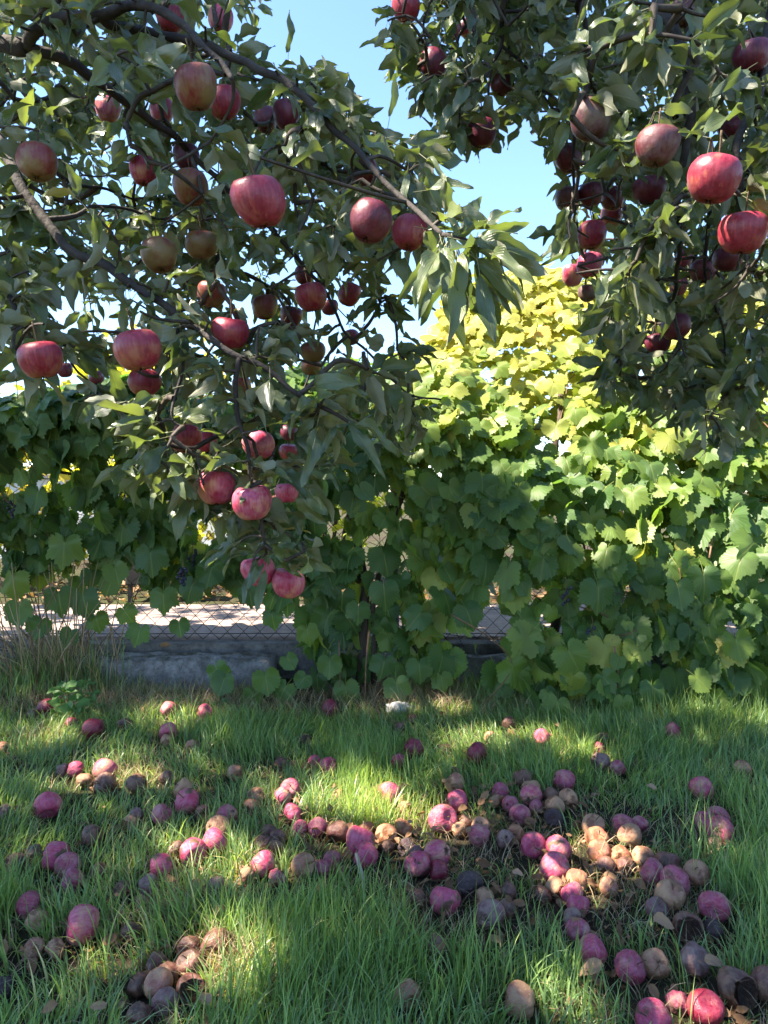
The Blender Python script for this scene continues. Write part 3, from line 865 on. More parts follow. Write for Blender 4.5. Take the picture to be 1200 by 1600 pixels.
def apple_tree(name, label, limbs, trunk_pts, clusters, hang_idx, manual, extra_limbs, tints):
    root = thing(name, tuple(trunk_pts[0]), label, 'tree')
    tp = spline(trunk_pts, 6)
    V, T = tube(tp, np.linspace(0.085, 0.05, len(tp)) + 0.03 * np.exp(-np.linspace(0, 8, len(tp))), 12)
    child('trunk', mesh_tri('trunk', V, T), M['bark'], root)
    nodes = []
    for path3, r0, r1 in [(px_path(l[0]), l[1], l[2]) for l in limbs] + [(spline(l[0], 6), l[1], l[2]) for l in extra_limbs]:
        n = len(path3)
        # a knobbly line and knuckles where old spurs sat
        jit = np.array([[noise.noise(Vector(p) * 14), noise.noise(Vector(p) * 14 + Vector((5, 0, 0))), noise.noise(Vector(p) * 14 + Vector((0, 5, 0)))] for p in path3])
        path3 = path3 + jit * 0.006
        rad = np.linspace(r0, r1, n) * 0.76 * (1 + 0.16 * np.array([noise.noise(Vector(p) * 40) for p in path3]))
        V, T = tube(path3, rad, 8)
        child('limb', mesh_tri('limb', V, T), M['bark'], root)
        nodes += list(path3[2:])
    nodes = np.array(nodes)
    # spurs: free clusters + one above every hanging apple; twigs join each to its nearest wood
    spur = [c for c in clusters]
    for i in hang_idx:
        (c, r, d), a, _ = ALL_HANG[i]
        spur.append(c + np.array([0, 0.012, r * a[3] + 0.028]))
    spur = np.array(spur)
    n = len(spur)
    allp = np.vstack([nodes, spur])
    nn = len(nodes)
    par = np.full(n, -1); done = np.zeros(n, bool)
    best = np.full(n, 1e9); bi = np.zeros(n, int)
    for i in range(n):
        dd = np.linalg.norm(nodes - spur[i], axis=1) + np.maximum(spur[i][2] - nodes[:, 2], 0) * 0.3
        bi[i] = dd.argmin(); best[i] = dd[bi[i]]
    order = []
    for _ in range(n):
        k = int(np.where(done, 1e9, best).argmin())
        done[k] = True; par[k] = bi[k]; order.append(k)
        dd = np.linalg.norm(spur - spur[k], axis=1) * 1.12
        m = dd < best
        best[m] = dd[m]; bi[m] = nn + k
    weight = np.ones(n)
    for k in reversed(order):
        if par[k] >= nn:
            weight[par[k] - nn] += weight[k]
    tw = []
    tdir = np.zeros((n, 3))
    for k in range(n):
        a, c = allp[par[k]], spur[k]
        L = np.linalg.norm(c - a)
        off = rnd_unit(1)[0] * L * 0.13 + np.array([0, 0, 0.05 * L])
        pts = spline([a, a * .66 + c * .34 + off, a * .33 + c * .67 + off * .8, c], 2)
        r1 = min(0.0016 + 0.0011 * math.sqrt(weight[k]), 0.007)
        tw.append(tube(pts, np.linspace(r1 * 1.25, r1 * 0.85, len(pts)), 5, False))
        tdir[k] = norm(c - pts[-3])
    V, T = join(tw)
    child('twigs', mesh_tri('twigs', V, T), M['twig'], root, kind='stuff')
    # leaves in rosettes round each spur
    bp, bd, bn, bs = [], [], [], []
    fr = in_frame(spur, 120)
    for k in range(n):
        hanging = k >= len(clusters)
        c = spur[k]
        m = RNG.integers(6, 11) if fr[k] else RNG.integers(7, 12)
        if hanging:
            m = 4
        for j in range(m):
            dr = rnd_unit(1)[0]
            dr[2] = dr[2] * 0.75 - 0.28
            dr = norm(dr + tdir[k] * 0.45)
            nrm = norm(np.array([0, -0.1, 1.0]) * 0.75 + rnd_unit(1)[0] * 0.75)
            s = RNG.uniform(0.048, 0.092) * (1.0 if fr[k] else 1.35)
            back = 0 if hanging else RNG.uniform(0, 0.06) * (j % 2)
            bp.append(c - tdir[k] * back + dr * s * 0.28); bd.append(dr); bn.append(nrm); bs.append(s)
    bp, bd, bn, bs = map(np.array, (bp, bd, bn, bs))
    mid = bp + bd * bs[:, None] * 0.5
    keep = ~((in_shaft(mid, 0.02) | in_shaft(bp, 0.005) | in_shaft(bp + bd * bs[:, None], 0.005)) & (RNG.random(len(mid)) < 0.97))
    # an apple that the photograph shows is not buried in leaves
    for t_ in (0.05, 0.3, 0.6, 0.95):
        q = bp + bd * bs[:, None] * t_
        x, y, w = proj(q)
        for i in range(len(HP)):
            hit = (np.hypot(x - HPX[i], (y - HPY[i])) < HW[i] * 0.56) & (w < HD[i] + 0.01) & (w > 0)
            keep &= ~(hit & (RNG.random(len(q)) < (0.90 if HW[i] > 34 else 0.8)))
    # the main limbs stay readable through the leaves
    lx, ly, lw = proj(np.concatenate([px_path(l[0]) for l in limbs[:7]]))
    for t_ in (0.15, 0.5, 0.85):
        x, y, w = proj(bp + bd * bs[:, None] * t_)
        for i in range(0, len(lx)):
            hit = (np.abs(x - lx[i]) < 11) & (np.abs(y - ly[i]) < 11) & (w < lw[i] + 0.01) & (w > 0)
            keep &= ~(hit & (RNG.random(len(bp)) < 0.40))
    # open sky stays open
    x, y, w = proj(bp + bd * bs[:, None] * 0.9)
    skyp = [(440,-50),(565,-50),(585,100),(640,190),(620,190),(560,130),(520,90),(450,80)]
    sky2 = [(700,250),(740,255),(830,215),(850,270),(862,400),(820,330),(740,300)]
    for i in np.where(keep & (w > 0))[0]:
        if inside(skyp, x[i], y[i]) or inside(sky2, x[i], y[i]):
            keep[i] = False
    # nothing right against the lens
    keep &= ~((proj(mid)[2] < 0.95) & in_frame(mid, 150))
    bp, bd, bn, bs = bp[keep], bd[keep], bn[keep], bs[keep]
    if manual:
        mb = np.array([P(a[0], a[1], a[4]) for a in manual]); mt = np.array([P(a[2], a[3], a[5]) for a in manual])
        mb = mb + (mt - mb) * RNG.uniform(0.05, 0.30, (len(mb), 1))
        md = mt - mb
        bp = np.vstack([bp, mb]); bs = np.append(bs, np.linalg.norm(md, axis=1)); bd = np.vstack([bd, norm(md)])
        bn = np.vstack([bn, norm(np.array([0.1, -0.8, 0.5]) + rnd_unit(len(manual)) * 0.55)])
    R = frames(bd, bn)
    tint = np.clip(RNG.beta(2, 2, len(bp)) * 0.9 + (RNG.random(len(bp)) < 0.012) * 0.6, 0, 1)
    x, y, w = proj(bp + bd * bs[:, None] * 0.5)
    vis = in_frame(bp + bd * bs[:, None] * 0.5, -5)
    size = np.where(vis, bs / np.maximum(w, 0.2), 0)
    if manual:
        size[-len(manual):] += 10
    big = np.argsort(-size)[:300]
    mes = template_meshes('leaf', AL_HI, M['apple_leaf'], tints)
    nar = template_meshes('leaf', AL_NARROW, M['apple_leaf'], tints)
    nm_ = len(bp) - len(manual)
    for q_, i in enumerate(big):
        place('leaf', (nar[i % len(nar)] if i >= nm_ else mes[(i * 5 + q_) % len(mes)]), root, bp[i], R[i], bs[i])
    rest = np.ones(len(bp), bool); rest[big] = False
    hi = rest & in_frame(bp, 80)
    lo = rest & ~hi
    parts = []
    o = 0
    Vs, Ts, Ls, Is = [], [], [], []
    for msk, tm in ((hi, AL_HI), (lo, AL_LO)):
        if msk.any():
            V, T, L, I = scatter(tm, bp[msk], R[msk], bs[msk], tint[msk])
            Vs.append(V); Ts.append(T + o); Ls.append(L); Is.append(I); o += len(V)
    me = mesh_tri('crown', np.concatenate(Vs), np.concatenate(Ts), {'lcoord': np.concatenate(Ls), 'tint': np.concatenate(Is)})
    child('crown', me, M['apple_leaf'], root, kind='stuff')
    print(name, 'spurs', n, 'leaves', len(bp))
    return root

def dl(x, y):
    if x > 480 and y > 480 and random.random() < 0.55:
        return None
    if y > 560 and x <= 480 and random.random() < 0.52:
        return None
    if y < 470 and x < 520 and random.random() < 0.55:
        return random.uniform(2.1, 4.4)
    if x > 330 and y < 520 and random.random() < 0.5:
        return random.uniform(1.7, 2.6)
    if 60 < x < 190 and 440 < y < 600 and random.random() < 0.6:
        return None
    if y > 620:
        return random.uniform(1.36, 1.6) if (x < 500) else random.uniform(1.8, 2.3)
    return random.uniform(1.35, 2.2)
def dr(x, y):
    if y < 520 and x > 900 and random.random() < 0.5:
        return random.uniform(2.2, 3.4)
    if y > 480:
        return random.uniform(1.7, 2.5)
    if x < 880:
        return random.uniform(1.7, 2.4)
    return random.uniform(1.3, 2.2)
CL = sample_poly(POLY_L, 640, dl)
CR = sample_poly(POLY_R, 620, dr)
# spurs sitting close on the visible limbs
def limb_spurs(limbs, step):
    out = []
    for l in limbs:
        pth = px_path(l[0])
        for q in pth[3:]:
            if random.random() < step:
                out.append(q + rnd_unit(1)[0] * random.uniform(0.02, 0.05))
    return out
CL = list(CL) + limb_spurs(LIMBS_L[1:], 0.17)
CR = list(CR) + limb_spurs(LIMBS_R, 0.15)
# crown clusters, mostly unseen, added along the sun's rays to shade lawn and vine
def canopy(n, targets, tmin, tmax, zlo, zhi, ok):
    out = []
    tries = 0
    while len(out) < n and tries < n * 60:
        tries += 1
        g = targets()
        t = random.uniform(tmin, tmax)
        p = g + TO_SUN * t + RNG.normal(size=3) * 0.06
        if not (zlo < p[2] < zhi) or not ok(p):
            continue
        if in_shaft(p, 0.05)[0]:
            continue
        if in_frame(p, 60):
            x, y, w = proj(p)
            if w < 1.3 or not inside(POLY_L, x, y):
                continue
        out.append(p)
    return np.array(out)
def t_lawn():
    y = random.uniform(0.9, 3.7)
    return np.array([random.uniform(-0.62, 0.62) * y * 1.05, y, 0.0])
def t_vine():
    return np.array([random.uniform(-2.4, 0.35), random.uniform(3.4, 3.9), random.uniform(0.3, 1.5)])
def t_vine2():
    return np.array([random.uniform(0.2, 2.0), 3.45, random.uniform(0.1, 0.8)])
okl = lambda p: np.linalg.norm((p - np.array([-3.6, 2.9, 4.8])) / np.array([1, 1, .85])) < 3.2
C_OFF = canopy(760, t_lawn, 4.0, 8.5, 2.9, 7.2, okl)
C_OFF2 = canopy(260, t_vine, 2.5, 7.5, 2.9, 7.2, okl)
C_OFF3 = canopy(150, t_vine2, 4.0, 8.5, 2.9, 7.2, okl)
def t_right():
    return np.array([random.uniform(0.25, 1.35), random.uniform(1.2, 2.6), random.uniform(1.2, 2.5)])
def t_path():
    return np.array([random.uniform(-2.6, 2.0), random.uniform(4.0, 5.2), 0.2])
def t_back():
    return np.array([random.uniform(-2.2, 1.2), random.uniform(2.7, 3.7), 0.0])
def t_front():
    y = random.uniform(1.0, 1.9)
    return np.array([random.uniform(-0.62, 0.62) * y, y, 0.0])
C_OFF6 = canopy(210, t_back, 3.6, 8.5, 2.9, 7.2, okl)
C_OFF7 = canopy(130, t_front, 3.6, 8.5, 2.9, 7.2, okl)
C_OFF4 = canopy(230, t_right, 2.6, 7.5, 2.9, 7.2, lambda p: np.linalg.norm((p - np.array([-2.6, 2.0, 5.0])) / np.array([1, 1, .85])) < 3.2)
C_OFF5 = canopy(150, t_path, 2.6, 8.5, 2.6, 7.2, okl)
print('canopy', len(C_OFF4), len(C_OFF5), len(C_OFF), len(C_OFF2), len(C_OFF3))
NL = len(HANG_L)
MAN_L = [(415,862,340,860,1.5,1.44),(412,868,362,930,1.5,1.42),(420,870,398,958,1.48,1.44),(430,862,502,866,1.5,1.46),(435,868,518,886,1.5,1.45),(425,858,445,832,1.5,1.5),(418,872,386,908,1.48,1.40),(425,865,475,905,1.5,1.55),(268,690,178,686,1.42,1.38),(268,695,205,718,1.42,1.36),(276,705,228,752,1.42,1.38),(286,712,308,762,1.42,1.40),(285,668,298,622,1.42,1.40),(545,659,600,735,1.36,1.30),(550,655,632,702,1.36,1.34),(540,650,560,590,1.36,1.33),(530,655,505,700,1.36,1.3),(500,640,478,760,1.37,1.30),(395,745,370,790,1.4,1.34),
         (700,372,852,398,1.10,1.06),(725,378,848,455,1.1,1.04),(708,380,762,505,1.1,1.15),(698,384,668,470,1.1,1.02),(738,376,800,345,1.1,1.06),(748,388,826,425,1.09,1.0),(712,388,722,525,1.1,1.0),(705,366,790,318,1.12,1.15),(740,360,815,318,1.1,1.12),(700,360,760,310,1.12,1.2),(715,378,838,352,1.1,1.1),
         (720,385,822,470,1.1,1.05),(735,392,800,492,1.09,1.08),(745,400,768,545,1.08,1.05),(705,385,690,530,1.1,1.06),(690,385,650,488,1.11,1.08),(692,380,622,472,1.12,1.1),
         (700,388,672,520,1.11,1.13),(715,390,735,480,1.1,1.12),(690,372,655,430,1.12,1.15),(690,380,705,440,1.09,1.03),(725,380,780,460,1.12,1.16),(755,385,845,440,1.08,1.1),(710,375,760,350,1.11,1.06),
         (735,385,850,372,1.1,1.16),(740,395,785,520,1.1,1.13),(700,380,640,455,1.1,1.0),(715,382,752,535,1.12,1.2),
         (450,92,455,12,1.44,1.42),(607,192,624,112,1.34,1.33),(662,298,735,282,1.25,1.2),(650,238,712,278,1.27,1.2),(600,232,700,200,1.31,1.26),(640,245,628,330,1.29,1.3),
         (475,128,514,92,1.42,1.38),(540,185,582,168,1.38,1.36),(655,255,700,335,1.3,1.3),(560,165,563,152,1.38,1.38)]
MAN_R = [(612,62,564,66,1.95,1.9),(620,80,608,110,1.95,1.9),(690,215,640,205,1.9,1.85),(735,210,672,240,1.92,1.85),(750,75,690,85,1.8,1.75),
         (985,560,935,600,1.8,1.7),(975,540,938,575,1.8,1.7),(1000,500,930,520,1.85,1.8),(1060,450,1040,520,1.7,1.65),(1150,40,1195,20,1.2,1.15),(1120,170,1085,205,1.3,1.25),(1180,100,1130,130,1.25,1.2),
         (1170,170,1090,200,1.3,1.22),(1080,360,1020,400,1.4,1.35),(1040,350,985,372,1.4,1.35),(920,0,905,42,1.3,1.3)]
trunk_l = [np.array([-2.25, 2.35, -0.05]), np.array([-2.2, 2.3, 0.6]), np.array([-2.12, 2.2, 1.2]), P(-420, 300, 2.1)]
trunk_r = [np.array([2.75, 2.5, -0.05]), np.array([2.7, 2.45, 0.8]), np.array([2.55, 2.35, 1.8]), P(1500, -260, 2.2)]
tl_top, tr_top = trunk_l[-1], trunk_r[-1]
EX_L = [([tl_top, np.array([-2.3, 2.5, 2.5]), np.array([-2.8, 2.8, 3.4]), np.array([-3.3, 3.0, 4.6]), np.array([-3.6, 3.0, 6.2])], .055, .01),  # mostly off-frame limbs, added to carry the shade clusters
        ([np.array([-2.8, 2.8, 3.4]), np.array([-3.3, 3.6, 4.0]), np.array([-4.0, 4.4, 4.8])], .03, .008),
        ([np.array([-2.8, 2.8, 3.4]), np.array([-3.6, 2.3, 4.2]), np.array([-4.6, 1.8, 5.0])], .03, .008),
        ([np.array([-3.3, 3.0, 4.6]), np.array([-2.6, 3.3, 5.3]), np.array([-2.0, 3.5, 6.0])], .022, .008),
        ([np.array([-2.5, 2.6, 2.8]), np.array([-3.2, 1.6, 3.2]), np.array([-3.9, 0.9, 3.8])], .022, .006),
        ([np.array([-2.4, 2.6, 2.6]), np.array([-1.7, 3.1, 2.9]), np.array([-1.1, 3.9, 3.0])], .016, .005)]
EX_R = [([tr_top, np.array([2.3, 2.4, 3.2]), np.array([1.9, 2.2, 3.8])], .03, .008)]
tree_l = apple_tree('apple_tree', 'laden apple tree reaching in from the left with a long diagonal limb', LIMBS_L, trunk_l, list(CL) + list(C_OFF) + list(C_OFF2) + list(C_OFF3) + list(C_OFF4) + list(C_OFF5) + list(C_OFF6) + list(C_OFF7), range(NL), MAN_L, EX_L, [0.2, 0.35, 0.5, 0.65, 0.8])
tree_r = apple_tree('apple_tree', 'shaded apple tree hanging in from the top right with purplish fruit', LIMBS_R, trunk_r, list(CR), range(NL, len(ALL_HANG)), MAN_R, EX_R, [0.1, 0.25, 0.4, 0.55, 0.7])

# ------------------------------------------------------------------ apples
def apple_mesh(name, seed, shriv=0.0, squash=1.0, hole=False, nu=28, nv=18):
    r = np.random.default_rng(seed)
    taper, lob, lean = r.uniform(0.06, 0.19), r.uniform(0.035, 0.075), r.uniform(-0.11, 0.11)
    ph0 = r.uniform(0, 6)
    V = []
    for i in range(nv + 1):
        ph = math.pi * i / nv
        for j in range(nu):
            th = 2 * math.pi * j / nu
            rr = math.sin(ph) ** 0.93 if 0 < i < nv else 0.0
            rr *= 1 + taper * math.cos(ph)
            rr *= 1 + lob * math.cos(5 * th + ph0) * (ph / math.pi) ** 2 + 0.02 * math.cos(2 * th + ph0)
            z = math.cos(ph) * 1.0
            z -= 0.34 * math.exp(-(ph / 0.42) ** 2)
            z += 0.20 * math.exp(-((math.pi - ph) / 0.40) ** 2) * (1 + 0.25 * math.cos(5 * th + ph0))
            x, y = rr * math.cos(th) + lean * z, rr * math.sin(th)
            if shriv:
                q = Vector((x, y, z))
                n1 = noise.noise(q * 1.3 + Vector((seed, 0, 0)))
                n2 = abs(noise.noise(q * 3.4 + Vector((0, seed, 0))))
                n3 = noise.noise(Vector((x * 6, y * 6, z * 1.6)) + Vector((seed, 0, 0)))
                k = 1 + shriv * (0.32 * n1 - 0.42 * n2 + 0.10 * n3)
                x, y, z = x * k, y * k, z * k * squash
            V.append((x, y, z))
    V = np.array(V)
    T = []
    for i in range(nv):
        for j in range(nu):
            k = (j + 1) % nu
            a, b_, c, d = i * nu + j, i * nu + k, (i + 1) * nu + k, (i + 1) * nu + j
            if i > 0:
                T.append((a, c, b_))
            if i < nv - 1:
                T.append((a, d, c))
    if hole:
        h = norm(np.array([0.15, -0.9, 0.45]))
        c = V @ h
        m = c > 0.62
        V[m] -= h * ((c[m] - 0.62) * 1.9 + 0.10)[:, None]
    return mesh_tri(name, V, np.array(T))
def bowl_mesh(name, seed):
    h = norm(np.array([0.15, -0.9, 0.45]))
    a = norm(np.cross(h, [0, 0, 1])); b_ = np.cross(h, a)
    V, T = [], []
    nr, ns = 5, 16
    for i in range(nr + 1):
        q = i / nr
        for j in range(ns):
            t = 2 * math.pi * j / ns
            rad = 0.70 * q * (1 + 0.12 * noise.noise(Vector((math.cos(t) * 2 + seed, math.sin(t) * 2, q))))
            dep = 0.60 - 0.34 * (1 - q * q) + 0.09 * noise.noise(Vector((rad * math.cos(t) * 5, rad * math.sin(t) * 5, seed)))
            V.append(h * dep + a * rad * math.cos(t) + b_ * rad * math.sin(t))
    for i in range(nr):
        for j in range(ns):
            k = (j + 1) % ns
            p, q, r_, s = i * ns + j, i * ns + k, (i + 1) * ns + k, (i + 1) * ns + j
            T += [(p, r_, q), (p, s, r_)]
    return mesh_tri(name, np.array(V), np.array(T))
FRESH = [lambda i=i: apple_mesh('apple', i) for i in range(5)]
def stem_mesh(name, length, bend, seed):
    pts = spline([(0, 0, 0.58), (bend * .3, 0.02, 0.58 + length * .5), (bend, 0.03, 0.58 + length)], 3)
    V, T = tube(pts, np.linspace(0.032, 0.045, len(pts)), 5)
    return mesh_tri(name, V, T)
def calyx_mesh(name):
    V, T = [(0, 0, -0.80)], []
    for k in range(5):
        a = 2 * math.pi * k / 5
        for da, rr, zz in ((-0.5, 0.09, -0.82), (0, 0.20, -0.96 + 0.03 * (k % 2)), (0.5, 0.09, -0.82)):
            V.append((rr * math.cos(a + da), rr * math.sin(a + da), zz))
        o = 1 + 3 * k
        T += [(0, o, o + 1), (0, o + 1, o + 2)]
    return mesh_tri(name, np.array(V, float), np.array(T))
shape_cache = {}
def shape(kind, i, mat):
    i = i % 9
    key = (kind, i, mat.name)
    if key not in shape_cache:
        if kind == 'fresh':
            me = apple_mesh('apple', i, 0.10)
        elif kind == 'soft':
            me = apple_mesh('apple', 20 + i, 0.30, 0.95)
        elif kind == 'rotten':
            me = apple_mesh('apple', 40 + i, 0.46, 0.88)
        else:
            me = apple_mesh('apple', 60 + i, 0.36, 0.95, True)
        me.materials.append(mat)
        shape_cache[key] = me
    return shape_cache[key]
STEM_S = [stem_mesh('stem', 0.62, b_, 0) for b_ in (-0.25, 0.12, 0.3)]
STEM_L = [stem_mesh('stem', 1.22, b_, 0) for b_ in (-0.2, 0.1, 0.25)]
for me in STEM_S + STEM_L:
    me.materials.append(M['stem'])
CALYX = calyx_mesh('calyx'); CALYX.materials.append(M['calyx'])
BOWL = [bowl_mesh('exposed_flesh', s) for s in range(3)]
for me in BOWL:
    me.materials.append(A['flesh'])

for i, ((c, r, d), a, t) in enumerate(ALL_HANG):
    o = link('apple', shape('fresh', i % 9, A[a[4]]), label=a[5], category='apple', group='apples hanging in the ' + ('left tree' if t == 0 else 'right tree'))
    o.location = c
    o.scale = (r, r, r * max(a[3], 0.92))
    o.rotation_euler = (random.uniform(-.22, .22), random.uniform(-.25, .25), random.uniform(0, 6.28))
    s = link('stem', STEM_L[i % 3], None, o)
    link('calyx', CALYX, None, o)

